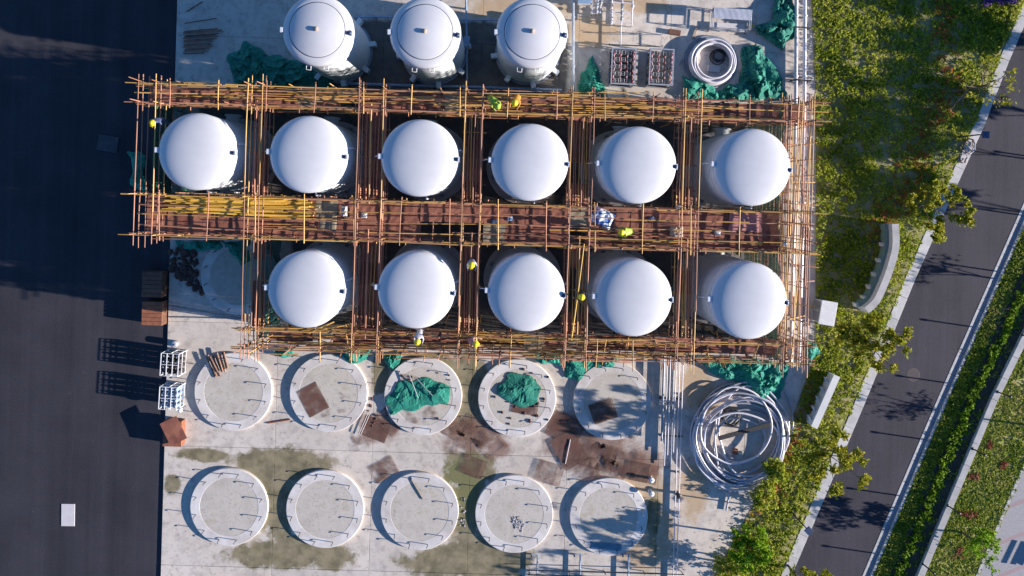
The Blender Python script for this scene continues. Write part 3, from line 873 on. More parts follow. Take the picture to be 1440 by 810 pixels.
# round manhole patch in the road
t = tag(MB().lathe([(0, .004), (.40, .004), (.44, 0)], 24, sm=False).build('manhole_cover', 'manhole', None, P(1284, 527, .031)), 'round rusty brown manhole cover in the road', 'manhole cover')
# bench beyond the right edge on the path (its shadow falls on the paving)
t = tag(empty('park_bench', P(1476, 782, TER+.02), R(-24)), 'dark slatted bench on the paved path at the right edge', 'bench')
for k in range(4): MB().box((-.18+.12*k, 0, .45), (.09, 1.6, .035)).build('slat', 'black_iron', t)
for s in (-.65, .65):
    for x_ in (-.17, .19): MB().box((x_, s, .22), (.05, .05, .43)).build('leg', 'black_iron', t)
for k in range(2): MB().box((.28, 0, .62+.16*k), (.03, 1.6, .1)).build('backrest', 'black_iron', t)

# ------------------------------------------------------------------ tank foundations
PAD_R, PAD_H = 2.48, 0.19
def rod_mesh():
    mb = MB(); mb.tube([(0, 0, 0), (0, 0, .33), (-.015, -.03, .36), (-.02, -.11, .365)], .026, 6)
    return mb.mesh('anchor_rod')
rod = rod_mesh()
pad_me = MB().lathe([(PAD_R, 0), (PAD_R, PAD_H-.03), (PAD_R-.03, PAD_H), (1.87, PAD_H+.003), (1.84, PAD_H-.02)], 72, sm=False).mesh('plinth_ring')
sand_me = MB().lathe([(1.86, PAD_H-.004), (1.2, PAD_H-.001), (0, PAD_H+.002)], 48).mesh('sand_fill')
def pad(px, py, lab, rods=12):
    o = empty('tank_foundation', P(px, py, SLAB+PAD_H)-Vector((0, 0, PAD_H)))
    tag(o, lab, 'foundation', 'round concrete tank foundations')
    put('plinth_ring', pad_me, 'plinth_concrete', o)
    put('sand_fill', sand_me, 'pad_sand', o)
    for k in range(rods):
        a = R(15+30*k)
        r_ = put('anchor_rod', rod, 'rod_steel', o, (2.16*math.cos(a), 2.16*math.sin(a), PAD_H-.02), random.uniform(-.3, .3))
        r_.rotation_euler = (random.gauss(0, .05), random.gauss(0, .05), random.uniform(-.4, .4))
        r_.scale = (1, 1, random.uniform(.85, 1.15))
    return o
PADS = [(328, 551, 'round foundation with a bundle of brown sticks on its rim'), (462, 553, 'round foundation with dark mesh mats on its sand'),
        (595, 557, 'round foundation with a spread green net and two bars'), (727, 560, 'round foundation with a small heap of green net'),
        (861, 564, 'round foundation with tree shadow next to the white pipes, upper row'), (322, 713, 'clean round foundation nearest the asphalt, lower row'),
        (457, 716, 'clean round foundation between two olive stains, second in lower row'), (590, 719, 'round foundation with a single fallen rod, lower row'),
        (723, 723, 'round foundation with a heap of pebbles, lower row'), (856, 727, 'round foundation in tree shade with blue plastic sheet, lower row')]
for a, b_, lab in PADS: pad(a, b_, lab)
pad(337, 388, 'empty round foundation in the scaffold shade beside the brown skips', 9)

# ------------------------------------------------------------------ tanks
TR = 2.09; TZ = 6.45
def tank_proto():
    t = empty('storage_tank')
    prof = [(TR, 0.05)]
    nb = 22
    for i in range(nb):
        z0 = .05+(TZ-.15)*i/nb; dz = (TZ-.15)/nb
        prof += [(TR-.015, z0+dz*.12), (TR-.015, z0+dz*.8), (TR+.012, z0+dz*.88), (TR+.012, z0+dz*.96)]
    prof += [(TR, TZ-.1), (TR, TZ)]
    MB().lathe(prof, 64).build('shell', 'tank_shell', t)
    dp = [(TR*math.cos(R(a)), TZ+TR*.235*math.sin(R(a))) for a in list(range(0, 90, 5))+[90]]
    MB().lathe([(TR+.02, TZ-.10), (TR+.025, TZ-.02), (TR+.01, TZ+.01)]+dp[1:], 72).build('dome', 'tank_white', t)
    MB().lathe([(PAD_R, 0), (PAD_R, .17), (PAD_R-.03, .2), (0, .2)], 48, sm=False).build('plinth', 'plinth_concrete', t, (0, 0, -.15))
    lug = empty_part('lifting_lug', t)
    # right hand lug
    mb = MB().box((TR-.02, 0, TZ+.13), (.20, .30, .03)).box((TR+.06, 0, TZ+.0), (.03, .30, .28)).build('lug_plate', 'white_paint', t)
    MB().lathe([(.05, 0), (.11, 0), (.11, .09), (.05, .09)], 14, (TR-.06, 0, TZ+.15)).build('lug_eye', 'dark_blue_metal', t)
    # left hand vent box with bracket
    vb = put('vent_box', bevel(MB().box((-TR-.06, 0, TZ+.02), (.24, .30, .30)).mesh('vent_box'), .03), 'white_paint', t)
    MB().tube([(-TR-.15, .05, TZ-.1), (-TR-.45, .0, TZ-.5), (-TR-.5, .02, TZ-1.2)], .03, 6).build('bracket', 'white_paint', vb)
    # side manway on the north
    nz_ = MB().tube([(-.12, TR-.1, 1.1), (-.12, TR+.42, 1.1)], .42, 20).build('manway', 'tank_shell', t)
    MB().tube([(-.12, TR+.42, 1.1), (-.12, TR+.50, 1.1)], .52, 20).build('manway_flange', 'tank_shell', nz_)
    # level pipe and ladder-like pipe on the east flank
    MB().tube([(TR+.12, .55, .3), (TR+.12, .55, TZ-.6), (TR-.1, .5, TZ-.5)], .04, 8).build('level_pipe', 'pipe_white', t)
    MB().tube([(.4, -TR-.14, .3), (.4, -TR-.14, TZ-.7), (.4, -TR+.1, TZ-.6)], .05, 8).build('down_pipe', 'pipe_white', t)
    # anchor lugs at the base
    for k in range(8):
        a = R(22.5+45*k)
        MB().box(((TR+.08)*math.cos(a), (TR+.08)*math.sin(a), .22), (.2, .22, .32), a).build('base_lug', 'steel_grey', t)
    return t
def empty_part(n, t): return None
proto = tank_proto()
ord_ = ['leftmost', 'second', 'third', 'fourth', 'fifth', 'rightmost']
row2 = [(276, 213), (433, 217), (590, 222), (745, 228), (897, 232), (1058, 235)]
row3 = [(430, 407), (585, 408), (740, 412), (891, 419), (1053, 423)]
TANKS = []
for r_, row in enumerate((row2, row3)):
    for i, (a, b_) in enumerate(row):
        o = proto if (r_ == 0 and i == 0) else copy_tree(proto)
        q = P(a, b_, TZ+.15+SLAB); q.z = .15
        o.location = q
        o.rotation_euler = (0, 0, R(-2+random.uniform(-1.5, 1.5)))
        nm = ord_[i] if r_ == 0 else ['leftmost', 'second', 'middle', 'fourth', 'rightmost'][i]
        tag(o, '%s white dome-topped tank in the %s scaffolded row' % (nm, ('upper', 'lower')[r_]), 'tank', 'dome-topped tanks inside the scaffold')
        TANKS.append(q)

# the three cone-topped tanks outside the scaffold
CR = 1.97; CZ = 5.6
def cone_tank():
    t = empty('chemical_tank')
    prof = [(CR*.97, .1)]
    for i in range(22):
        z0 = .1+(CZ-.3)*i/22; dz = (CZ-.3)/22
        prof += [(CR-.01, z0+dz*.2), (CR-.03, z0+dz*.5), (CR-.03, z0+dz*.6), (CR-.005, z0+dz*.9)]
    MB().lathe(prof, 64).build('shell', 'tank_shell', t)
    MB().lathe([(CR-.02, CZ-.25), (CR+.03, CZ-.2), (CR+.03, CZ-.08), (CR-.02, CZ+.02), (CR*.93, CZ+.10), (CR*.84, CZ+.16), (CR*.795, CZ+.18)], 72).build('shoulder', 'tank_white', t)
    MB().lathe([(CR*.795, CZ+.15), (CR*.775, CZ+.15)], 64).build('seam', 'groove', t)
    lid = MB().lathe([(CR*.775, CZ+.14), (CR*.775, CZ+.2), (CR*.76, CZ+.215), (CR*.3, CZ+.33), (0, CZ+.4)], 64).build('lid', 'tank_white', t)
    MB().lathe([(.1, 0), (.1, .05), (.13, .05), (.13, .1), (0, .11)], 16, (0, 0, CZ+.36)).build('vent_stub', 'sack', lid)
    MB().lathe([(.05, 0), (.11, 0), (.11, .1), (.05, .1)], 14, (CR*.9, -.12, CZ+.12)).build('lug_eye', 'dark_blue_metal', t)
    put('lug_plate', bevel(MB().box((CR*.99, -.12, CZ+.08), (.1, .3, .22)).mesh('lug_plate'), .02), 'white_paint', t)
    put('vent_box', bevel(MB().box((-CR-.04, -.02, CZ-.05), (.2, .3, .3)).mesh('vent_box'), .03), 'white_paint', t)
    for s in (-.62, .38):
        mb = MB().tube([(s-.13, -CR*.93, CZ-.6), (s-.13, -CR*.93-.28, CZ-.6), (s+.13, -CR*.93-.28, CZ-.6), (s+.13, -CR*.93, CZ-.6)], .025, 6)
        mb.build('step_handle', 'pipe_white', t)
    MB().lathe([(CR+.12, 0), (CR+.12, .08), (CR, .1), (CR*.9, .1)], 48, sm=False).build('base_ring', 'steel_grey', t)
    for k in range(8):
        a = R(10+45*k)
        put('gusset', bevel(MB().box(((CR+.15)*math.cos(a), (CR+.15)*math.sin(a), .3), (.5, .3, .6), a).mesh('gusset'), .02), 'tank_shell', t)
    return t
cp = cone_tank()
for i, (a, b_) in enumerate([(447, 43), (598, 46), (748, 46)]):
    o = cp if i == 0 else copy_tree(cp)
    q = P(a, b_, CZ+SLAB); q.z = SLAB
    o.location = q
    tag(o, ['left', 'middle', 'right'][i] + ' flat-topped white tank with round lid above the scaffold', 'tank', 'flat-topped tanks at the upper edge')

# ------------------------------------------------------------------ bamboo scaffold
RT = 6.40; DECK = 5.25
def wx(px, py=230): return P(px, py, RT).x
def wy(py, px=700): return P(px, py, RT).y
XL = [(wx(194), wx(220)), (wx(348), wx(369)), (wx(504), wx(539)), (wx(653), wx(678)), (wx(803), wx(833)), (wx(961), wx(984)), (wx(1110), wx(1142))]
YN = (wy(131), wy(158)); YM = (wy(287), wy(344)); YS = (wy(474), wy(500))
YL = [*YN, *YM, *YS]
scaf = tag(empty('bamboo_scaffold', (0, 0, SLAB)), 'bamboo pole scaffold with brown mat walkways around the domed tanks', 'scaffold')
def pole_mesh(seed):
    rs = random.Random(seed); pts_ = []; rr = []
    n = 7
    bx, by = rs.uniform(-1, 1)*.03, rs.uniform(-1, 1)*.03
    for i in range(n):
        t = i/(n-1)
        pts_.append((bx*math.sin(math.pi*t), by*math.sin(math.pi*t), t)); rr.append(.036-.011*t)
    return MB().tube(pts_, rr, 7).mesh('bamboo_pole')
PM = {k: [pole_mesh(s+10*(k == 'bamboo_yellow')) for s in range(5)] for k in ('bamboo_old', 'bamboo_yellow', 'bamboo_fresh')}
for k in PM:
    for me in PM[k]: me.materials.append(MATS[k])
def pole(name, a, b_, yellow=.4, parent=scaf, thick=1.0, jit=.02):
    a = Vector(a)+Vector([random.gauss(0, jit) for _ in range(3)]); b_ = Vector(b_)+Vector([random.gauss(0, jit) for _ in range(3)])
    if random.random() < .5 and abs((b_-a).normalized().z) < .8: a, b_ = b_, a
    o = bpy.data.objects.new(name, random.choice(PM['bamboo_fresh' if yellow >= 1 else 'bamboo_yellow' if random.random() < yellow else 'bamboo_old']))
    col.objects.link(o)
    if parent: o.parent = parent
    d_ = b_-a
    q_ = d_.to_track_quat('Z', 'Y')
    o.rotation_mode = 'QUATERNION'; o.rotation_quaternion = q_
    o.location = a; o.scale = (thick, thick, d_.length)
    return o
knots = MB()
def knot(x, y, z): knots.box((x, y, z), (.13, .13, .12), random.uniform(0, 1.5))
LEV = [1.0, 2.1, 3.2, 4.3, 5.15, 5.8, RT]
stand_xy = []
allx = [x for pr in XL for x in pr]
def has(x, iy):        # the lower row starts at the second walkway
    return not (iy >= 4 and x < XL[1][0]-.1)
for ix, x in enumerate(allx):
    for iy, y in enumerate(YL):
        if has(x, iy): stand_xy.append((x, y, ix, iy))
for iy, y in enumerate(YL):
    for i in range(len(XL)-1):
        xa, xb = XL[i][1], XL[i+1][0]
        for t in (.3, .72):
            x = xa+(xb-xa)*(t+random.uniform(-.06, .06))
            if has(x, iy): stand_xy.append((x, y, -1, iy))
for x, y, ix, iy in stand_xy:
    outer = iy in (0, 5) or ix in (0, 13)
    zt = random.uniform(6.8, 7.7) if outer else random.uniform(6.5, 7.0)
    if ix == -1 and not outer and random.random() < .45: zt = random.uniform(5.4, 6.1)
    pole('standard', (x+.05, y+.05, 0), (x+.05+random.gauss(0, .04), y+.05+random.gauss(0, .04), zt), .25)
    for z_ in LEV[2:]:
        if z_ < zt and random.random() < .8: knot(x+.03, y+.03, z_)
# extra uprights on the east face and at the left end
for k in range(16):
    y = YN[0]+(YS[1]-YN[0])*(k+.5)/16
    for x in XL[6]:
        if random.random() < .8: pole('standard', (x+.04, y, 0), (x+.04, y+random.gauss(0, .05), random.uniform(6.1, 7.1)), .25)
# ledgers along x
for iy, y in enumerate(YL):
    x0 = XL[0][0]-.5 if iy < 4 else XL[1][0]-.3
    x1 = XL[6][1]+.3
    for lz in LEV:
        if iy in (1, 2, 4) and lz in (1.0, 2.1, 3.2): continue
        x = x0-random.uniform(0, .5)
        while x < x1-1:
            L = random.uniform(6.0, 8.0)
            xe = min(x+L, x1+random.uniform(.1, .8))
            dz = random.gauss(0, .03)
            pole('ledger', (x, y+random.gauss(0, .03)-.03, lz+dz), (xe, y+random.gauss(0, .03)-.03, lz+dz*.5), .5 if lz > 5.5 else .2)
            x = xe-random.uniform(.4, .9)
# extra mid rail of the middle walkway, between its outer rails
for f_ in (.28, .52, .78):
    y = YM[0]+(YM[1]-YM[0])*f_
    x = XL[0][0]
    while x < XL[6][1]-1:
        xe = min(x+random.uniform(6, 8), XL[6][1]+.3)
        pole('mid_rail', (x, y+random.gauss(0, .06), RT-.3), (xe, y+random.gauss(0, .06), RT-.3), .5); x = xe-.6
x = XL[0][0]-.4; y = (YN[0]+YN[1])/2
while x < XL[6][1]-1:
    xe = min(x+random.uniform(6, 8), XL[6][1]+.9)
    pole('mid_rail', (x, y+random.gauss(0, .06), RT-.3), (xe, y+random.gauss(0, .06), RT-.3), .7); x = xe-.6
# cross ledgers along y
for ix, x in enumerate(allx):
    ya = YN[0]+.35; ye = (YM[1] if ix < 2 else YS[1])-.35
    for lz in LEV:
        if ix not in (0, 12, 13) and lz in (1.0, 2.1, 3.2): continue
        y = ya+random.uniform(0, .3)
        while y > ye+.8:
            yn = max(y-random.uniform(5.5, 8), ye-random.uniform(.1, .5))
            pole('cross_ledger', (x-.05, y, lz+.07), (x-.05, yn, lz+.07), .18 if 2 < ix < 12 else .25); y = yn+.6
    if ix in (12, 13):
        for lz in (.5, 1.5, 2.6, 3.7, 4.7, 5.5, 6.1):
            pole('cross_ledger', (x-.05, ya, lz), (x-.05, (ya+ye)/2-.3, lz), .5); pole('cross_ledger', (x-.05, (ya+ye)/2+.3, lz), (x-.05, ye, lz), .5)
# a lengthwise pole in the middle of each cross walk, and more on the east end
for i in range(1, 6):
    x = (XL[i][0]+XL[i][1])/2+random.gauss(0, .05)
    pole('mid_rail', (x, YN[1]+.3, RT-.3), (x, YM[0]-.2, RT-.3), .4); pole('mid_rail', (x, YM[1]+.6, RT-.3), (x, YS[0]-.3, RT-.3), .4)
for k in range(5):
    x = XL[6][0]+(XL[6][1]-XL[6][0])*(k+.6)/5.4
    pole('mid_rail', (x, YN[0]+.2, random.choice((5.2, 6.0, 6.5))), (x, YM[0]-.4, 6.1), .3); pole('mid_rail', (x, YM[0]+.4, 6.1), (x, YS[1]-.2, random.choice((5.2, 6.1))), .3)
# odd guard rails of every length tied on as needed
for k in range(90):
    iy = random.choice((0, 0, 1, 2, 3, 4, 5, 5, 5))
    x0 = (XL[0][0] if iy < 4 else XL[1][0])+random.random()*24
    L = random.uniform(3, 7); lz = random.choice((3.7, 4.7, 5.5, 6.1, 6.3)); y = YL[iy]+random.gauss(0, .12)
    pole('guard_rail', (x0, y, lz), (min(x0+L, XL[6][1]+.6), y+random.gauss(0, .08), lz+random.gauss(0, .15)), .45, thick=.8)
# transoms under the decks
def transoms(x0, x1, y0, y1, step, along_x, z_):
    n_ = int(abs((x1-x0) if along_x else (y1-y0))/step)
    for k in range(n_):
        t = (k+.5)/n_
        if along_x: pole('transom', (x0+(x1-x0)*t, y0+.25, z_), (x0+(x1-x0)*t, y1-.25, z_), .3)
        else: pole('transom', (x0-.2, y0+(y1-y0)*t, z_), (x1+.2, y0+(y1-y0)*t, z_), .3)
transoms(XL[0][0], XL[6][1], YN[0], YN[1], 1.5, True, DECK-.1)
transoms(XL[0][0], XL[6][1], YM[0], YM[1], 1.5, True, DECK-.1)
transoms(XL[1][0], XL[6][1], YS[0], YS[1], 1.5, True, DECK-.1)
for i in range(1, 6):
    transoms(XL[i][0], XL[i][1], YN[1]-.3, YM[0]+.3, 1.2, False, DECK-.25); transoms(XL[i][0], XL[i][1], YM[1]-.3, YS[0]+.3, 1.2, False, DECK-.25)
for k in range(14):      # toe transoms seen at rail height across the walkways
    x = XL[0][0]+(XL[6][1]-XL[0][0])*(k+.5)/14
    pole('transom', (x, YM[0]+.25, RT+.05), (x+random.gauss(0, .05), YM[1]-.25, RT+.05), .5)
    pole('transom', (x+.4, YN[0]+.3, RT+.05), (x+.4, YN[1]-.3, RT+.05), .5)
# diagonal braces
for i in range(1, 6):
    for (ya, yb_) in ((YS[1], YS[1]), (YM[1], YM[1])):
        x0, x1 = XL[i][1], XL[i+1][0]
        if random.random() < .8: pole('brace', (x0, ya-.12, .5), (x1, yb_-.12, 5.8), .5)
for k in range(4):
    y0 = YN[1]+(YS[0]-YN[1])*k/4; pole('brace', (XL[6][1]+.1, y0, .2), (XL[6][1]+.1, y0-3.0, 6.0), .4)
pole('brace', P(821, 342, 6.6), P(803, 478, 6.3), 1.0)
pole('brace', P(385, 470, 6.0), P(345, 488, 6.2), .6); pole('brace', P(470, 452, 6.0), P(435, 468, 6.0), .6); pole('brace', P(500, 454, 5.5), P(440, 466, 5.5), .6)
# outriggers poking out sideways and down past the edges
for k in range(26):
    x = XL[1][0]+(XL[6][1]-XL[1][0])*random.random()
    pole('transom', (x, YS[0]+.1, random.choice((3.2, 5.1, 5.8, 6.4))), (x+random.gauss(0, .04), YS[1]-random.uniform(.2, .9), random.choice((5.1, 5.8, 6.4))), .45)
for k in range(14):
    y = YN[0]+(YS[1]-YN[0])*k/13
    pole('transom', (XL[6][0]-.1, y, random.choice((4.3, 5.1, 5.8))), (XL[6][1]+random.uniform(.2, 1.0), y+random.gauss(0, .12), random.choice((5.1, 5.8, 6.4))), .5)
knots.build('lashing', 'lashing', scaf)['kind'] = 'stuff'

# deck mats
def matmesh(lx, ly):
    mb = MB(); nx, ny = 5, 4; vs = []; fs = []
    for j in range(ny+1):
        for i in range(nx+1):
            vs.append((lx*(i/nx-.5), ly*(j/ny-.5), random.uniform(0, .03)))
    for j in range(ny):
        for i in range(nx):
            a = j*(nx+1)+i; fs.append((a, a+1, a+nx+2, a+nx+1))
    mb.add(vs, fs); me = mb.mesh('mat')
    return me
def solid(me, t=.02):
    bm = bmesh.new(); bm.from_mesh(me)
    r_ = bmesh.ops.solidify(bm, geom=bm.faces[:], thickness=t)
    bm.to_mesh(me); bm.free(); return me
DM = [solid(matmesh(1.25, 1.0)) for _ in range(4)]
for me in DM: me.materials.append(MATS['deck_mat'])
PMM = [solid(matmesh(1.25, 1.0))]; PMM[0].materials.append(MATS['pale_mat'])
def deck(x0, x1, y0, y1, along_x, rows, z_, skip=.03, pale=.04):
    L = (x1-x0) if along_x else (y0-y1); Wd = (y0-y1) if along_x else (x1-x0)
    n_ = max(1, round(L/1.2))
    for k in range(n_):
        for r_ in range(rows):
            if random.random() < skip: continue
            o = bpy.data.objects.new('deck_mat', random.choice(PMM if random.random() < pale else DM)); col.objects.link(o); o.parent = scaf
            t = (k+.5)/n_; s_ = (r_+.5)/rows
            if along_x:
                o.location = (x0+L*t, y0-Wd*s_, z_+random.uniform(0, .05)); o.scale = (L/n_/1.25*1.04, Wd/rows*1.02, 1)
            else:
                o.location = (x0+Wd*s_, y0-L*t, z_+random.uniform(0, .05)); o.scale = (L/n_/1.25*1.04, Wd/rows*1.02, 1); o.rotation_euler.z = math.pi/2
            o.rotation_euler.z += random.gauss(0, .015)
deck(XL[0][0]+.1, XL[6][1]-.2, YN[0]-.05, YN[1]+.0, True, 1, DECK)
deck(XL[0][0]+.1, XL[6][0]-.1, YM[0], YM[1], True, 2, DECK)
deck(XL[1][0], XL[6][0], YS[0]+.05, YS[1]+.25, True, 1, DECK, .12)
for i in range(1, 6):
    deck(XL[i][0]+.06, XL[i][1]-.06, YN[1], YM[0], False, 1, DECK-.15, .3, .03); deck(XL[i][0]+.06, XL[i][1]-.06, YM[1], YS[0], False, 1, DECK-.15, .3, .03)
for i in range(1, 6):
    for (ya, ye) in ((YN[1]-.1, YM[0]+.1), (YM[1]-.1, YS[0]+.1)):
        nn = 5
        for k in range(nn):
            x = XL[i][0]+.1+(XL[i][1]-XL[i][0]-.2)*(k+.5)/nn
            pole('deck_pole', (x, ya+random.uniform(-.3, .2), DECK-.06), (x+random.gauss(0, .05), ye+random.uniform(-.2, .3), DECK-.06), .25)
# hung safety nets
def hung(a, b_, z0, z1, sag=.12, seed=0):
    a = Vector(a); b_ = Vector(b_); nx = max(4, int((b_-a).length/.45)); nz_ = 8
    nrm = Vector((-(b_-a).y, (b_-a).x, 0)).normalized(); vs = []; fs = []
    for j in range(nz_+1):
        for i in range(nx+1):
            t = i/nx; q_ = a.lerp(b_, t)+nrm*(mnoise.noise(Vector((t*nx*.5, j*.5, seed)))*sag*2)
            vs.append((q_.x, q_.y, z0+(z1-z0)*j/nz_))
    for j in range(nz_):
        for i in range(nx):
            k = j*(nx+1)+i; fs.append((k, k+1, k+nx+2, k+nx+1))
    MB().add(vs, fs, True).build('safety_net', 'net_hung', scaf)
hung((XL[6][0]-.15, YN[0], 0), (XL[6][0]-.15, YS[1], 0), .05, 5.6, seed=1)
hung((XL[1][0], YS[1]+.12, 0), (XL[6][1], YS[1]+.12, 0), 0.05, 4.0, seed=2)
hung((XL[0][0], YN[0]-.12, 0), (XL[6][1], YN[0]-.12, 0), .05, 4.8, seed=3)
hung((XL[0][0]+.12, YN[0], 0), (XL[0][0]+.12, YM[1], 0), .05, 4.9, seed=4)
hung((XL[0][0], YM[1]+.1, 0), (XL[1][0], YM[1]+.1, 0), .05, 4.6, seed=5)
hung((XL[1][0]+.1, YM[1], 0), (XL[1][0]+.1, YS[1], 0), .05, 4.6, seed=6)

# loose bamboo lying on the walkways
def loose(n_, xa, xb, ya, yb_, z0, lab, grp, lmin, lmax, yel):
    for k in range(n_):
        L = random.uniform(lmin, lmax); L = min(L, (xb-xa)*.98)
        x = random.uniform(xa, xb-L); y = random.uniform(yb_, ya)
        o = pole('loose_bamboo', (x, y, z0+random.uniform(.03, .22)), (x+L, y+random.gauss(0, .07), z0+random.uniform(.03, .22)), yel, None, 1.35 if yel > .8 else 1.1, .01)
        tag(o, lab, 'bamboo pole', grp)
Z0 = SLAB+DECK+.05
dk = lambda px, py: P(px, py, Z0)
loose(58, dk(222, 290).x, dk(452, 290).x, YM[0]-.1, YM[0]-1.0, Z0, 'yellow bamboo pole in the dense pile on the left end of the middle walkway', 'poles piled on the middle walkway', 4.5, 7, 1.0)
loose(10, dk(352, 290).x, dk(520, 290).x, YM[0]-.9, YM[1]+.2, Z0, 'bamboo pole lying loose right of the pile on the middle walkway', 'loose poles beside the pile', 2, 5, .5)
loose(36, XL[0][0], XL[6][0], YN[0]-.1, YN[1]+.1, Z0, 'bamboo pole lying lengthwise along the upper walkway', 'loose poles on the upper walkway', 4, 7, .8)
loose(56, XL[1][0]-.3, XL[6][0]-3, YS[0], YS[1]-.05, Z0, 'bamboo pole lying lengthwise along the lower walkway', 'loose poles on the lower walkway', 3.5, 7, .72)
loose(12, XL[3][0], XL[6][0], YM[0]-1.3, YM[1]+.1, Z0, 'bamboo pole lying on the right half of the middle walkway', 'loose poles on the right of the middle walkway', 3, 6, .6)

# ------------------------------------------------------------------ green nets in heaps
def heap(poly, h, seed, lab, z0=SLAB, step=.06, thin=False):
    wp = [tuple(P(a, b_, z0)[:2]) for a, b_ in poly]
    a = np.array(wp); lo = a.min(0)-.1; hi = a.max(0)+.1
    nx = int((hi[0]-lo[0])/step)+1; ny = int((hi[1]-lo[1])/step)+1
    g = np.stack(np.meshgrid(np.linspace(lo[0], hi[0], nx), np.linspace(lo[1], hi[1], ny)), -1).reshape(-1, 2)
    wob = np.array([[mnoise.noise(Vector((q[0]*1.3, q[1]*1.3, seed))), mnoise.noise(Vector((q[0]*1.3, q[1]*1.3, seed+9)))] for q in g])*.3
    ins = inpoly(g+wob, wp)
    ring = [Vector((*q, 0)) for q in wp]; ring.append(ring[0])
    d_ = dist_line(g+wob, ring)
    mx = d_[ins].max()
    idx = -np.ones(len(g), int); vs = []
    for i in np.nonzero(ins)[0]:
        q = g[i]; e = min(1, d_[i]/(mx*.75))**.55
        v3 = Vector((q[0], q[1], seed*3.1))
        w_ = Vector((mnoise.noise(v3*.9+Vector((5, 0, 0))), mnoise.noise(v3*.9+Vector((0, 7, 0))), 0))*.5
        lump = .55+.7*mnoise.noise(v3*.75+Vector((0, 0, 4)))
        def facet(v, sc):
            ds, ps = mnoise.voronoi(v*sc)
            best = -9
            for pt in ps[:4]:
                hsh = mnoise.cell_vector(pt*7.3)-Vector((.5, .5, .5))
                dl = v*sc-pt
                hh = mnoise.cell(pt*5.1)*.5+dl.x*hsh.x*2.6+dl.y*hsh.y*2.6-.25*abs(dl.x*hsh.y-dl.y*hsh.x)*4
                best = max(best, hh)
            return best
        f1 = facet(v3+w_*.6, 1.25); f2 = facet(v3+w_, 3.1)
        zz = h*e*(.42*max(lump, 0)+.44*f1+.15*f2+.08)
        idx[i] = len(vs); vs.append((q[0]+w_.x*.05, q[1]+w_.y*.05, z0+.03+max(zz, 0.0)))
    fs = []
    for j in range(ny-1):
        for i in range(nx-1):
            k = [j*nx+i, j*nx+i+1, (j+1)*nx+i+1, (j+1)*nx+i]
            if all(idx[x] >= 0 for x in k): fs.append(tuple(int(idx[x]) for x in k))
    o = MB().add(vs, fs, False).build('net_heap', 'net_solid')
    me = o.data
    solid(me, .02)
    tag(o, lab, 'safety net', 'heaps of green safety net')
    return o
heap([(322, 78), (350, 60), (372, 70), (400, 84), (440, 92), (472, 106), (470, 128), (330, 128)], .6, 1, 'large dark green net heap in the shade left of the flat-topped tanks')
heap([(830, 78), (842, 98), (854, 130), (852, 136), (810, 136), (816, 108)], .7, 2, 'pointed green net heap left of the tube racks')
heap([(958, 108), (985, 103), (1002, 118), (1014, 142), (958, 142)], .5, 3, 'green net lying below the white pipe coil')
heap([(1044, 66), (1062, 60), (1072, 76), (1088, 95), (1102, 115), (1110, 143), (1008, 143), (1010, 126), (1036, 116), (1040, 90)], .85, 4, 'large bright green net heap right of the upper pipe coil')
heap([(1084, -14), (1112, -12), (1121, 25), (1118, 48), (1102, 72), (1085, 62), (1064, 50), (1060, 36), (1086, 28)], 1.0, 5, 'bright green net heap at the top edge beside the long pipes')
heap([(543, 562), (560, 536), (600, 530), (634, 540), (632, 572), (600, 574), (550, 582)], .18, 6, 'green net spread flat over a foundation with two bars on it', SLAB+PAD_H)
heap([(697, 552), (712, 527), (745, 524), (762, 545), (755, 566), (735, 574), (710, 562)], .25, 7, 'rounded green net heap on the sand of a foundation', SLAB+PAD_H)
heap([(972, 500), (1065, 503), (1112, 514), (1096, 560), (1070, 574), (1050, 546), (1035, 537), (1015, 532), (996, 521)], .8, 8, 'green net draped over the top of the big pipe coil')
heap([(790, 500), (872, 500), (874, 514), (838, 520), (816, 537), (795, 532)], .5, 9, 'green net hanging out under the scaffold by the fifth foundation')
heap([(742, 497), (790, 499), (792, 512), (760, 513)], .4, 10, 'narrow green net strip under the scaffold above the fourth foundation')
heap([(466, 490), (518, 490), (519, 508), (496, 514), (474, 506)], .5, 11, 'green net bundle under the scaffold above the second foundation')
heap([(533, 493), (566, 494), (563, 512), (548, 521)], .4, 12, 'green net tip under the scaffold left of the third foundation')
heap([(383, 488), (412, 488), (413, 502), (394, 501)], .4, 13, 'small green net scrap under the scaffold above the first foundation')
heap([(246, 338), (352, 336), (354, 372), (336, 377), (324, 352), (250, 354)], .5, 14, 'dark green net along the shaded edge of the middle walkway')
heap([(183, 212), (206, 218), (206, 272), (186, 262)], .5, 15, 'dark green net fallen on the asphalt at the left scaffold end')
heap([(1126, 478), (1146, 478), (1153, 495), (1141, 514), (1128, 508)], .7, 16, 'green net bulging out of the lower right scaffold corner', .12)

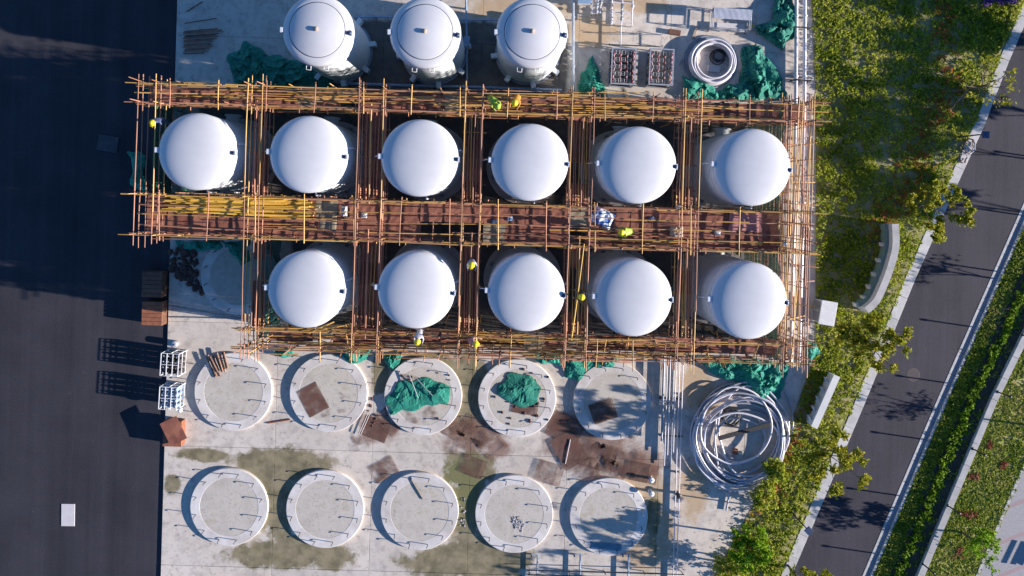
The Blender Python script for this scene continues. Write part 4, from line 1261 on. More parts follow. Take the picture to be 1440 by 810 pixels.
# ------------------------------------------------------------------ mats lying on the yard
GM = [solid(matmesh(1.25, 1.0), .012) for _ in range(3)]
for me in GM: me.materials.append(MATS['ground_mat'])
MATL = [(528, 603, 40, 30, 20, 'beside the second foundation, left'), (512, 618, 36, 30, -15, 'beside the second foundation, lowest'), (548, 592, 38, 30, 40, 'between second and third foundations'),
        (540, 660, 38, 28, -30, 'alone above the lower foundations'), (636, 598, 46, 34, 30, 'under the third foundation, left'), (668, 606, 46, 34, 35, 'under the third foundation, topmost'),
        (690, 622, 40, 34, 50, 'under the third foundation, right'), (655, 628, 42, 34, 25, 'under the third foundation, middle'), (665, 655, 36, 28, 20, 'on the mossy stain'),
        (795, 602, 50, 38, 25, 'below the fourth foundation'), (822, 618, 52, 40, -20, 'in the big rusty patch, upper'), (800, 632, 50, 38, 60, 'in the big rusty patch, left'),
        (840, 640, 54, 40, 15, 'in the big rusty patch, centre'), (868, 632, 50, 40, -35, 'below the fifth foundation'), (772, 664, 40, 32, 15, 'lowest left of the rusty patch'),
        (820, 660, 46, 32, -10, 'in the big rusty patch, lowest'), (858, 662, 46, 34, 30, 'right end of the rusty patch'), (888, 650, 46, 36, -20, 'nearest the white pipes'), (905, 664, 40, 28, 10, 'touching the pipe stubs')]
for k, (a, b_, w_, h_, an, lab) in enumerate(MATL):
    o = put('mesh_mat', random.choice(GM), None, None, P(a, b_, SLAB)+Vector((0, 0, .012+.007*k)), R(-an))
    o.scale = (w_/23/1.25, h_/23, .5)
    tag(o, 'brown mesh mat lying on the concrete ' + lab, 'mat', 'brown mesh mats on the yard')
for k, (a, b_, w_, h_, an, lab) in enumerate([(440, 562, 40, 30, 60, 'dark mesh mat on the left of the second foundation'), (472, 568, 44, 28, -15, 'dark mesh mat on the right of the second foundation'),
                                         (592, 583, 40, 26, 5, 'brown mesh mat under the net on the third foundation'), (585, 540, 46, 24, 5, 'pale mesh mat above the net on the third foundation'), (738, 572, 36, 20, 8, 'mesh mat below the net on the fourth foundation'), (848, 578, 34, 28, -20, 'dark mesh mat on the sand of the fifth foundation')]):
    o = put('mesh_mat', random.choice(GM), None, None, P(a, b_, SLAB+PAD_H)+Vector((0, 0, .018+.004*k)), R(-an))
    o.scale = (w_/21.5/1.25, h_/21.5, .3)
    tag(o, lab, 'mat', 'brown mesh mats on the foundations')

# ------------------------------------------------------------------ sticks, bars, rubble
def sticks(name, lst, mat, lab, cat, z0, r_=.025):
    t = tag(empty(name, P(*lst[0][:2], z0)), lab, cat)
    o0 = t.location
    for k, (a, b_, c_, d_) in enumerate(lst):
        p0 = P(a, b_, z0+.04)-o0; p1 = P(c_, d_, z0+.04)-o0
        p0.z = p1.z = .03+.05*(k % 3)
        MB().tube([p0, p0.lerp(p1, .5)+Vector((0, 0, .01)), p1], r_, 6).build('stick', mat, t)
    return t
sticks('stick_bundle', [(290+3.2*k, 500+random.uniform(-3, 3)-k*.6, 303+2.3*k, 530+random.uniform(-6, 4)-k*.9) for k in range(9)], 'stick_brown', 'bundle of brown sticks across the rim of the first foundation', 'sticks', SLAB+PAD_H, .045)
sticks('stick_stack', [(256+random.uniform(0, 4), 44+2.1*k, 312-k*1.4+random.uniform(-6, 4), 40+2.3*k) for k in range(16)], 'stick_brown', 'stack of thin brown rods on the shaded concrete at the upper left', 'rods', SLAB, .03)
sticks('fallen_bars', [(263, 16, 285, 2), (260, 33, 305, 26)], 'wood_brown', 'two dark bars lying above the rod stack at the upper left', 'bars', SLAB, .03)
sticks('net_bars', [(575, 526, 588, 560), (586, 532, 608, 556)], 'steel_grey', 'two steel bars lying on the spread green net', 'bars', SLAB+PAD_H+.2, .03)
sticks('fallen_rod', [(577, 673, 594, 702)], 'black_iron', 'single dark rod lying on a lower row foundation', 'rod', SLAB+PAD_H, .03)
sticks('short_batten', [(376, 595, 408, 590)], 'rust', 'reddish batten lying between the first two foundations', 'batten', SLAB, .05)
sticks('leaning_bar', [(802, 618, 795, 652)], 'paper_white', 'pale bar lying across the rusty mats', 'bar', SLAB+.1, .03)
sticks('thin_bars', [(522, 578, 507, 612), (518, 580, 505, 610)], 'paper_white', 'two pale bars lying on mats by the second foundation', 'bars', SLAB+.1, .02)
sticks('steel_flats', [(238, 430, 352, 450), (238, 446, 345, 448), (320, 443, 352, 444)], 'pipe_grey', 'long steel bars on the shaded concrete beside the empty foundation', 'bars', SLAB, .03)
def rubble(name, area, n_, z0, lab, mat='rubble', s0=.04, s1=.09):
    q_ = scatter(poly_px(area, z0), n_); mb = MB()
    for a in q_:
        s_ = random.uniform(s0, s1); mb.ball((a[0], a[1], z0+s_*.4), s_, 6, 4, (random.uniform(.7, 1.5), random.uniform(.7, 1.5), .7))
    o = mb.build(name, mat); o['kind'] = 'stuff'; o['label'] = lab; o['category'] = 'debris'
rubble('debris', [(690, 520), (775, 515), (770, 595), (700, 598)], 26, SLAB+PAD_H, 'dark debris crumbs scattered on the fourth foundation')
rubble('debris', [(555, 520), (640, 525), (632, 590), (560, 590)], 12, SLAB+PAD_H, 'dark debris crumbs scattered on the third foundation')
rubble('pebbles', [(719, 727), (730, 726), (738, 738), (734, 748), (724, 742)], 110, SLAB+PAD_H-.02, 'small heap of grey pebbles on a lower foundation', 'pebble', .03, .06)
rubble('debris', [(238, 350), (275, 345), (280, 395), (285, 415), (240, 380)], 120, SLAB, 'dark clods on the shaded concrete by the skips', 'rubble', .06, .2)
rubble('debris', [(520, 560), (545, 560), (545, 600), (515, 600)], 12, SLAB, 'dark crumbs between second and third foundation', 'rubble', .03, .08)
rubble('debris', [(640, 700), (655, 700), (655, 740), (645, 740)], 30, SLAB, 'pale crumbs on the mossy stain between lower foundations', 'pebble', .03, .07)

# white sheet and dark sheet on the asphalt
t = tag(put('paper_sheet', bevel(MB().box((0, 0, .02), (.86, 1.42, .03)).mesh('paper_sheet'), .008), 'paper_white', None, P(96, 724, 0), R(1)), 'white rectangular sheet lying alone on the sunlit asphalt', 'sheet')
t = tag(put('steel_plate', bevel(MB().box((0, 0, .03), (1.3, 1.0, .05)).mesh('steel_plate'), .01), 'dark_steel', None, P(152, 202, 0), R(-8)), 'grey steel plate lying on the shaded asphalt left of the scaffold', 'panel')

# skips and crate
def skip(px, py, lab, rz=0.0, lx=1.2, ly=1.6, h=.75, mat='wood_brown', mat2='wood_brown', lid=True):
    t = tag(empty('wooden_crate', P(px, py, 0 if px < 232 else SLAB), rz), lab, 'crate', 'brown crates at the yard edge')
    nsl = 6
    for s in (-1, 1):
        for k in range(3):
            MB().box((s*lx/2, 0, h*(k+.5)/3), (.04, ly, h/3-.02)).build('side_board', mat, t); MB().box((0, s*(ly/2-.03), h*(k+.5)/3), (lx-.05, .04, h/3-.02)).build('end_board', mat, t)
    if lid:
        for k in range(nsl): MB().box((0, -ly/2+ly*(k+.5)/nsl, h+.02), (lx+.06, ly/nsl-.02, .03)).build('lid_board', mat2, t)
    MB().box((0, 0, .03), (lx-.06, ly-.1, .04)).build('floor_board', mat, t)
    return t
skip(222, 398, 'dark brown crate standing wholly in shade at the asphalt edge')
skip(222, 438, 'brown crate at the asphalt edge with its lower end in sunlight', mat2='rust', ly=1.5)
t = skip(248, 606, 'rust coloured crate under a tilted mat at the concrete edge', 0, 1.1, 1.6, .55, 'rust', 'rust')
o = put('mesh_mat', solid(matmesh(1.25, 1.0), .02), 'deck_mat', None, P(244, 606, SLAB+.72), R(-62)); o.scale = (1.25, 1.15, 1)
tag(o, 'brown woven mat lying askew on top of the rust coloured crate', 'mat')

# bottle racks at the left edge
def bottle_rack(px, py, lab, colmat):
    t = tag(empty('bottle_rack', P(px, py, SLAB), R(-2)), lab, 'rack', 'white caged bottle racks')
    lx, ly, h = 1.1, 1.4, 1.15
    for x_ in (-lx/2, 0, lx/2):
        for y_ in (-ly/2, ly/2): MB().box((x_, y_, h/2), (.04, .04, h)).build('post', 'white_paint', t)
    for z_ in (.1, h*.55, h):
        for y_ in (-ly/2, 0, ly/2): MB().box((0, y_, z_), (lx, .035, .04)).build('rail', 'white_paint', t)
        for x_ in (-lx/2, -lx/6, lx/6, lx/2): MB().box((x_, 0, z_+.003), (.035, ly, .04)).build('rail', 'white_paint', t)
    for i in range(4):
        for j in range(4):
            c_ = (-lx/2+lx*(i+.5)/4, -ly/2+ly*(j+.5)/4, .13)
            b1 = MB().lathe([(0, 0), (.13, 0), (.13, .78), (.11, .86), (.04, .9), (.04, .96), (0, .96)], 12, c_).build('bottle', colmat, t)
            MB().lathe([(0, .96), (.05, .96), (.05, 1.0), (0, 1.01)], 8, c_).build('valve', 'steel_grey', b1)
    return t
bottle_rack(250, 507, 'white caged rack of dark bottles at the concrete edge, upper of two', 'cloth_dark')
bottle_rack(248, 553, 'white caged rack of pale blue bottles at the concrete edge, lower of two', 'pipe_blue')
q = P(262, 571, SLAB)
t = tag(empty('marker_post', q), 'short white-topped post below the lower bottle rack', 'post')
MB().tube([(0, 0, 0), (0, 0, .8)], .03, 8).build('shaft', 'steel_grey', t); MB().ball((0, 0, .85), .15, 12, 8).build('knob', 'white_paint', t)
t = tag(empty('white_drum', P(248, 483, SLAB)), 'white drum standing just above the upper bottle rack', 'drum')
MB().lathe([(0, 0), (.2, 0), (.21, .2), (.2, .4), (.18, .42), (0, .4)], 20).build('body', 'corrugated', t); MB().lathe([(0, .41), (.05, .41), (.05, .45), (0, .45)], 10, (.08, 0, 0)).build('bung', 'steel_grey', t)

# ------------------------------------------------------------------ tube racks near the top
def tube_rack(px, py, lab, seed):
    t = tag(empty('tube_rack', P(px, py, SLAB), R(-1)), lab, 'rack', 'steel racks of red and white tubes')
    lx, ly, h = 1.45, 2.2, 1.25
    for x_ in (-lx/2, lx/2):
        for y_ in (-ly/2, 0, ly/2): MB().box((x_, y_, h/2), (.07, .07, h)).build('post', 'steel_grey', t)
    for z_ in (.08, h):
        for y_ in (-ly/2, ly/2): MB().box((0, y_, z_), (lx+.07, .08, .07)).build('rail', 'corrugated', t)
        for x_ in (-lx/2, lx/2): MB().box((x_, 0, z_), (.08, ly-.08, .07)).build('rail', 'corrugated', t)
    MB().box((0, 0, .14), (lx-.1, ly-.1, .03)).build('shade_sheet_low', 'black_iron', t)  # black sheet added so the inside of the rack reads as shaded
    MB().box((0, 0, h*.5), (lx-.1, ly-.1, .02)).build('shade_sheet_mid', 'black_iron', t)  # second black sheet, standing in for shade at mid height
    for i in range(3):
        for j in range(5):
            x_ = -lx/2+lx*(i+1)/4; y_ = -ly/2+ly*(j+.5)/5
            r_ = .11
            MB().tube([(x_-r_, y_-r_, h-.12), (x_+r_, y_-r_, h-.12), (x_+r_, y_+r_, h-.12), (x_-r_, y_+r_, h-.12)], .02, 5, True).build('square_clip', 'steel_grey', t)
            MB().tube([(x_, y_, .1), (x_, y_, h-.1)], .03, 6).build('upright', 'steel_grey', t)
    for i in range(4):
        x_ = -lx/2+.1+(lx-.2)*i/3
        for k in range(6):
            y_ = -ly/2+.25+(ly-.6)*k/5
            for s_, mt in ((0, 'red_tube'), (.045, 'pipe_white')):
                MB().tube([(x_+s_, y_-.12, h-.25), (x_+s_+.05, y_+.05, h-.12), (x_+s_+.02, y_+.2, h-.22)], .022, 5).build('tube', mt, t)
    return t
tube_rack(872, 98, 'steel rack of red and white tubes, left of the pair by the upper walkway', 1)
tube_rack(924, 99, 'steel rack of red and white tubes, right of the pair by the upper walkway', 2)

# wheeled work platform
t = tag(empty('work_platform', P(1022, 32, SLAB), R(-2)), 'wheeled work platform with grey corrugated top near the white coil', 'platform')
h = 1.1
mb = MB(); nco = 64; vs = []; fs = []
for i in range(nco+1):
    x_ = -1.2+2.4*i/nco; zc = h+.012*(i % 2)
    vs += [(x_, -.05, zc), (x_, .62, zc)]
for i in range(nco): fs.append((2*i, 2*i+2, 2*i+3, 2*i+1))
mb.add(vs, fs); me = solid(mb.mesh('top_sheet'), .012); put('top_sheet', me, 'corrugated', t)
for x_ in (-1.18, 0, 1.18):
    for y_ in (-.62, .6): MB().tube([(x_, y_, .12), (x_, y_, h-.02)], .028, 6).build('leg', 'steel_grey', t)
for z_ in (.35, .75, h-.04):
    for y_ in (-.62, .6): MB().tube([(-1.18, y_, z_), (1.18, y_, z_)], .025, 6).build('rail', 'steel_grey', t)
    for x_ in (-1.18, 1.18): MB().tube([(x_, -.62, z_), (x_, .6, z_)], .025, 6).build('rail', 'steel_grey', t)
for x_ in (-1.18, 1.18):
    for y_ in (-.62, .6): MB().tube([(x_, y_-.03, .07), (x_, y_+.03, .07)], .07, 10).build('wheel', 'black_iron', t)
MB().box((0, -.32, .2), (2.2, .5, .03)).build('lower_shelf', 'paper_white', t)
t = tag(empty('cable_reel', P(1055, 38, SLAB)), 'small yellow cable reel at the right end of the work platform', 'reel')
MB().lathe([(0, 0), (.24, 0), (.24, .04), (.12, .05), (.12, .2), (.24, .21), (.24, .25), (0, .25)], 18).build('drum', 'sack', t); MB().lathe([(.05, .25), (.1, .25), (.1, .3), (.05, .3)], 10).build('hub', 'yellow_plastic', t)
t = tag(put('timber_offcut', bevel(MB().box((0, 0, .12), (.75, .32, .2)).mesh('timber_offcut'), .01), 'wood_brown', None, P(948, 46, SLAB), R(-8)), 'reddish brown timber block lying left of the work platform', 'timber')
t = tag(put('timber_board', bevel(MB().box((0, 0, .06), (.18, .9, .06)).mesh('timber_board'), .01), 'sack', None, P(977, 46, SLAB), R(-18)), 'short tan board standing out above the white coil', 'timber')

# valve skids and pipe frames
def skid(px, py, lab, seed, lx=1.3, ly=1.6):
    rs = random.Random(seed)
    t = tag(empty('valve_skid', P(px, py, SLAB), R(-1)), lab, 'valve skid', 'valve skids at the upper edge')
    for x_ in (-lx/2, 0, lx/2):
        MB().tube([(x_, -ly/2, .4), (x_, ly/2, .4)], .04, 8).build('pipe', 'pipe_white', t)
        for y_ in (-ly/2, ly/2): MB().tube([(x_, y_, 0), (x_, y_, .42)], .03, 6).build('leg', 'steel_grey', t)
    for k in range(9):
        x_ = rs.choice((-lx/2, 0, lx/2)); y_ = rs.uniform(-.42, .42)*ly
        b1 = MB().ball((x_, y_, .42), .11, 10, 6).tube([(x_, y_-.15, .42), (x_, y_+.15, .42)], .075, 10).build('valve', rs.choice(['steel_grey', 'pipe_white', 'paper_white']), t)
        MB().tube([(x_, y_, .5), (x_, y_, .62)], .02, 6).lathe([(.08, .60), (.11, .60), (.11, .64), (.08, .64)], 10, (x_, y_, 0)).build('hand_wheel', 'pipe_grey', b1)
    for y_ in (-.5, 0, .5): MB().tube([(-lx/2, y_*ly*.8, .4), (lx/2, y_*ly*.8, .4)], .03, 6).build('cross_pipe', 'pipe_white', t)
skid(873, 20, 'valve skid of white pipes and hand wheels above the left tube rack', 4)
skid(838, 8, 'small valve skid at the top edge beside the white control box', 6, .5, 1.3)
t = tag(empty('control_box', P(815, 4, SLAB)), 'pale blue control box at the top edge beside the tall grey pipe', 'control box')
put('case', bevel(MB().box((.2, .1, .75), (.75, .75, .6)).mesh('case'), .02), 'white_paint', t)
for s in (-.1, .5): MB().box((s, .1, .22), (.06, .6, .44)).build('leg', 'steel_grey', t)
put('case_lid', bevel(MB().box((.2, .1, 1.07), (.82, .82, .04)).mesh('case_lid'), .01), 'pipe_blue', t)
t = tag(empty('low_pipework', P(860, 50, SLAB)), 'low frame of thin dark pipes behind the tube racks', 'pipework')
def run(parent, pxs, z_, r_, mat, nm='pipe', n=8):
    pts_ = [P(a, b_, z_)-parent.location for a, b_ in pxs]
    return MB().tube(pts_, r_, n).build(nm, mat, parent)
run(t, [(850, 48), (930, 49)], .45, .025, 'steel_grey'); run(t, [(930, 49), (930, 66)], .45, .025, 'steel_grey'); run(t, [(874, 0), (873, 70)], .45, .03, 'pipe_white'); run(t, [(855, 63), (932, 66)], .3, .025, 'black_iron')
for a, b_ in ((850, 48), (900, 49), (930, 49), (930, 66), (856, 63)): MB().tube([P(a, b_, SLAB)-t.location, P(a, b_, SLAB)-t.location+Vector((0, 0, .42))], .025, 6).build('leg', 'steel_grey', t)

# pipes round the flat-topped tanks
def pipe_run(name, pxs, z_, r_, mat, lab, supports=True, sup_step=3.0, grp=None, flange=True):
    pts_ = [P(a, b_, z_) for a, b_ in pxs]
    t = tag(empty(name, (pts_[0].x, pts_[0].y, SLAB)), lab, 'pipe', grp)
    MB().tube([q_-t.location for q_ in pts_], r_, 10).build('pipe', mat, t)
    for a, b_ in zip(pts_, pts_[1:]):
        n_ = max(1, int((b_-a).length/sup_step))
        for k in range(n_):
            q_ = a.lerp(b_, (k+.5)/n_)
            dr_ = (b_-a).normalized()
            if supports: MB().box((q_.x-t.location.x, q_.y-t.location.y, (z_-SLAB-r_)/2), (.10, .10, max(.03, z_-SLAB-r_)), math.atan2(dr_.y, dr_.x)).build('support', 'steel_grey', t)
            if flange: MB().tube([q_-t.location-dr_*.04, q_-t.location+dr_*.04], r_*1.5, 10).build('collar', mat, t)
    return t
pipe_run('grey_pipe', [(806, -10), (806, 128)], .9, .085, 'pipe_grey', 'tall grey pipe right of the third flat-topped tank', True, 2.5)
pipe_run('grey_pipe', [(500, 24), (556, 24), (655, 28), (705, 28)], .55, .06, 'pipe_blue', 'blue grey pipe running behind the flat-topped tanks', True, 2.5)
pipe_run('grey_pipe', [(655, -8), (656, 28), (657, 118)], .6, .06, 'pipe_blue', 'blue grey pipe running down between middle and right flat-topped tanks', True, 2.5)
pipe_run('grey_pipe', [(480, 117), (560, 120), (655, 122), (790, 127)], .35, .09, 'pipe_blue', 'blue grey pipe along the upper scaffold edge under the tanks', True, 3)
t = tag(empty('junction_box', P(655, 62, SLAB)), 'grey junction box on the pipe between the flat-topped tanks', 'junction box')
put('case', bevel(MB().box((.1, 0, .75), (.35, .65, .25)).mesh('case'), .02), 'pipe_blue', t); MB().box((.1, 0, .31), (.1, .1, .62)).build('bracket', 'steel_grey', t)
# long pair of pipes by the planting bed
for k, (xa, lab) in enumerate([(1119, 'left of the two long white pipes beside the planting bed'), (1131, 'right of the two long white pipes beside the planting bed')]):
    pipe_run('long_pipe', [(xa+1, -20), (xa, 150), (xa-3, 330), (xa-7, 510)], .5, .11, 'pipe_white', lab, True, 3.5, 'long pipes by the planting bed')
for k, (b_, lab) in enumerate([(42, 'upper dark cross bracket on the long white pipes'), (115, 'lower dark cross bracket on the long white pipes')]):
    q = P(1122, b_, SLAB)
    t = tag(empty('pipe_bracket', q, R(-1)), lab, 'bracket', 'cross brackets under the long pipes')
    MB().box((0, 0, .66), (1.15, .07, .07)).build('cross_bar', 'black_iron', t)
    for s in (-.5, .5): MB().box((s, 0, .32), (.07, .07, .62)).build('leg', 'black_iron', t)
# white pipes at the right of the foundations
WP = [(934, 620, .5), (939, 655, .3), (943, 640, .45), (948, 652, .35), (951, 636, .5), (956, 830, .28), (961, 830, .28)]
for k, (xa, ye, z_) in enumerate(WP):
    lab = 'pale pink white pipe, %s from the left in the bundle right of the foundations' % ['first', 'second', 'third', 'fourth', 'fifth', 'sixth', 'seventh'][k]
    pipe_run('yard_pipe', [(xa, 500), (xa-(ye-500)*.031, ye)], z_, .032 if k else .07, 'pipe_white' if k not in (0, 3) else 'pipe_grey', lab, True, 4, 'pipe bundle right of the foundations', False)
for k, b_ in enumerate((560, 612)):
    t = tag(empty('pipe_bracket', P(943, b_, SLAB), R(-1)), ['upper', 'lower'][k]+' black cross bracket under the pipe bundle', 'bracket', 'brackets under the pipe bundle')
    MB().box((0, 0, .12), (1.5, .08, .05)).build('cross_bar', 'black_iron', t)
    for s in (-.7, .7): MB().box((s, 0, .05), (.08, .08, .1)).build('leg', 'black_iron', t)
# stub pipes
for k, (a, b_, lab) in enumerate([(914, 671, 'upper white stub pipe beside the pipe bundle'), (914, 690, 'lower white stub pipe beside the pipe bundle'), (952, 693, 'dark stub standing between the last two long yard pipes')]):
    t = tag(empty('stub_pipe', P(a, b_, SLAB)), lab, 'stub pipe', 'stub pipes beside the bundle')
    m_ = 'white_paint' if k < 2 else 'black_iron'
    MB().tube([(0, 0, 0), (0, 0, .5)], .09, 12).build('pipe', m_, t); MB().lathe([(.05, .46), (.17, .46), (.17, .52), (.05, .52)], 16).build('flange', m_, t); MB().lathe([(0, 0), (.15, 0), (.15, .03), (.09, .04)], 12).build('foot', m_, t)
# pipe portal at the bottom edge
t = tag(empty('pipe_rack', P(820, 800, SLAB)), 'low black pipe rack with three grey branch pipes at the bottom edge', 'pipe rack')
for z_, b_ in ((.5, 802), (.42, 808)):
    run(t, [(742, b_), (962, b_+6)], z_, .03, 'black_iron', 'rail', 6)
for a in (744, 800, 850, 905, 958): MB().tube([P(a, 803, SLAB)-t.location, P(a, 803, SLAB)-t.location+Vector((0, 0, .42))], .03, 6).build('leg', 'black_iron', t)
for a in (756, 816, 884):
    run(t, [(a-9, 779), (a, 779), (a-1, 830)], .35, .05, 'pipe_blue', 'branch_pipe')
    MB().tube([P(a-9, 779, SLAB)-t.location, P(a-9, 779, SLAB)-t.location+Vector((0, 0, .3))], .05, 8).build('drop_pipe', 'black_iron', t)

# ------------------------------------------------------------------ pipe coils
def ringpts(cx, cy, rx, ry, z_, seed, n=40, wob=.04, a0=0, a1=2*math.pi, closed=True):
    out = []
    for i in range(n if closed else n+1):
        a = a0+(a1-a0)*i/n
        k = 1+wob*mnoise.noise(Vector((math.cos(a)*1.2, math.sin(a)*1.2, seed*2.3)))*2
        out.append((cx+rx*k*math.cos(a), cy+ry*k*math.sin(a), z_+.03*mnoise.noise(Vector((math.cos(a), math.sin(a), seed+50)))))
    return out
q = P(1000, 88, SLAB)
t = tag(empty('pipe_coil', q), 'neat round coil of white plastic pipe near the upper walkway', 'pipe coil')
k = 0
for lay in range(4):
    for r_ in (1.18, 1.31, 1.44):
        MB().tube(ringpts(random.gauss(0, .03)+.02*lay, random.gauss(0, .03), r_-.02*lay, r_-.02*lay, .07+.125*lay, k, 44, .01), .064, 8, True).build('coil_turn', 'pipe_white', t); k += 1
for r_ in (1.58, 1.70):
    MB().tube(ringpts(-.08, .03, r_, r_*.97, .06, 30+k, 44, .015), .05, 8, True).build('coil_turn', 'pipe_grey', t); k += 1
q = P(1009, 80, SLAB)
t = tag(empty('hose_coil', q), 'small dark hose coil lying inside the white pipe coil', 'hose coil')
for k in range(5): MB().tube(ringpts(random.gauss(0, .03), random.gauss(0, .03), .48-.05*k, .46-.05*k, .05+.04*k, 60+k, 30, .03), .03, 6, True).build('coil_turn', 'cloth_dark', t)
t = tag(put('concrete_block', bevel(MB().box((0, 0, .08), (.75, .42, .14)).mesh('concrete_block'), .02), 'plinth_concrete', None, P(1003, 97, SLAB), R(-4)), 'small pale concrete block inside the white pipe coil', 'block')
# grey planks beside the coil
sticks('grey_planks', [(955, 92, 978, 55), (962, 75, 984, 63)], 'pipe_grey', 'two grey planks leaning left of the white coil', 'planks', SLAB, .05)

q = P(1040, 610, SLAB)
t = tag(empty('pipe_coil', q), 'large messy coil of pale plastic pipes beside the planting bed', 'pipe coil')
u = 1/21.5
spec = [(0, 0, 60, 68, .10), (-3, 4, 55, 62, .22), (5, -3, 58, 56, .32), (2, -12, 52, 58, .2), (-4, -2, 63, 72, .08), (4, -6, 55, 55, .42), (0, -20, 60, 52, .34), (10, -14, 46, 48, .14), (-10, 14, 48, 52, .45), (-2, -4, 58, 64, .5), (12, 6, 44, 60, .28), (-1, 1, 61, 66, .16), (-6, -6, 57, 63, .38), (2, 2, 63, 70, .26), (-4, -10, 59, 60, .12)]
for k, (dx, dy, rx, ry, z_) in enumerate(spec):
    MB().tube(ringpts(dx*u, dy*u, rx*u, ry*u, z_, 80+k, 48, .06), .066, 8, True).build('coil_turn', ['pipe_white', 'corrugated', 'pipe_white', 'pipe_grey'][k % 4] if k != 3 else 'corrugated', t)
MB().tube(ringpts(5*u, 18*u, 66*u, 85*u, .08, 95, 40, .03, -1.9, .55, False), .06, 8).build('pipe_tail', 'corrugated', t)
MB().tube(ringpts(0, -8*u, 34*u, 30*u, .12, 97, 40, .05), .045, 8, True).build('coil_turn', 'pipe_white', t)
MB().tube([(-35*u, 25*u, .3), (-36*u, -10*u, .35), (-30*u, -45*u, .3)], .06, 8).build('pipe_tail', 'pipe_white', t)
MB().tube([(-12*u, -78*u, .1), (-16*u, -105*u, .1)], .06, 8).build('pipe_tail', 'corrugated', t)
MB().tube([(20*u, 75*u, .2), (45*u, 40*u, .25), (55*u, 30*u, .2)], .06, 8).build('pipe_tail', 'corrugated', t)
t = tag(empty('hose_coil', P(1028, 586, SLAB)), 'small black hose coil lying inside the large messy coil', 'hose coil')
for k in range(6): MB().tube(ringpts(random.gauss(0, .05), random.gauss(0, .05), .62-.03*k, .60-.03*k, .05+.05*k, 120+k, 30, .06), .022, 6, True).build('coil_turn', 'black_iron', t)
t = tag(put('dark_board', bevel(MB().box((0, 0, .62), (3.4, .28, .06)).mesh('dark_board'), .01), 'black_iron', None, P(1042, 602, SLAB), R(17)), 'long dark board lying across the large messy coil', 'board')
t = tag(put('red_block', bevel(MB().box((0, 0, .12), (.32, .34, .2)).mesh('red_block'), .02), 'rust', None, P(1033, 634, SLAB), 0), 'small dark red block inside the large messy coil', 'block')

# blue plastic on the last foundation, blue plastic crate scraps
def lump(name, px, py, z0, sx, sy, h, mat, lab, cat, seed, rz=0):
    mb = MB(); n1, n2 = 16, 12; vs = []; fs = []
    for j in range(n2+1):
        for i in range(n1+1):
            x_, y_ = i/n1*2-1, j/n2*2-1
            e = max(0, (1-abs(x_)**4)*(1-abs(y_)**4))
            w_ = mnoise.noise(Vector((x_*2, y_*2, seed)))
            vs.append((x_*sx/2*(1+.12*w_), y_*sy/2*(1+.12*w_), h*e*(.7+.5*mnoise.noise(Vector((x_*3, y_*3, seed+3))))+.004))
    for j in range(n2):
        for i in range(n1):
            a = j*(n1+1)+i; fs.append((a, a+1, a+n1+2, a+n1+1))
    o = mb.add(vs, fs, True).build(name, mat, None, P(px, py, z0), rz)
    solid(o.data, .01)
    return tag(o, lab, cat)
lump('plastic_sheet', 852, 768, SLAB+PAD_H, 2.0, .45, .05, 'blue_plastic', 'crumpled blue plastic sheet on the lowest right foundation', 'plastic sheet', 3, R(-4))
lump('printed_sack', 847, 306, Z0, 1.25, .95, .22, 'printed_sack', 'blue and white printed sack lying on the middle walkway', 'sack', 5, R(-25))
lump('cement_sack', 951, 326, Z0, .75, .6, .3, 'sack', 'pale crumpled sack on the middle walkway right of the worker', 'sack', 8)
lump('red_cloth', 1048, 312, Z0, 1.8, 1.1, .05, 'cloth_pink', 'pinkish cloth spread on the right end of the middle walkway', 'cloth', 9)
lump('white_bag', 484, 297, Z0+.1, .35, .6, .2, 'cloth_white', 'white bag beside the bamboo pile on the middle walkway', 'bag', 10)
lump('pale_mat_sheet', 461, 312, Z0, 1.0, 1.1, .06, 'pale_mat', 'pale woven sheet on the middle walkway by the white bag', 'sheet', 11)
for k, (a, b_, lab) in enumerate([(512, 303, 'left of the third tank'), (695, 312, 'below the fourth tank'), (717, 307, 'right of centre'), (1009, 327, 'near the right end'), (916, 308, 'by the blue sack'), (1104, 342, 'at the right corner'), (955, 292, 'at the upper edge')]):
    lump('rag', a, b_, Z0, .34, .3, .1, ['cloth_white', 'cloth_blue', 'pipe_blue'][k % 3], 'small pale rag on the middle walkway ' + lab, 'rag', 20+k)

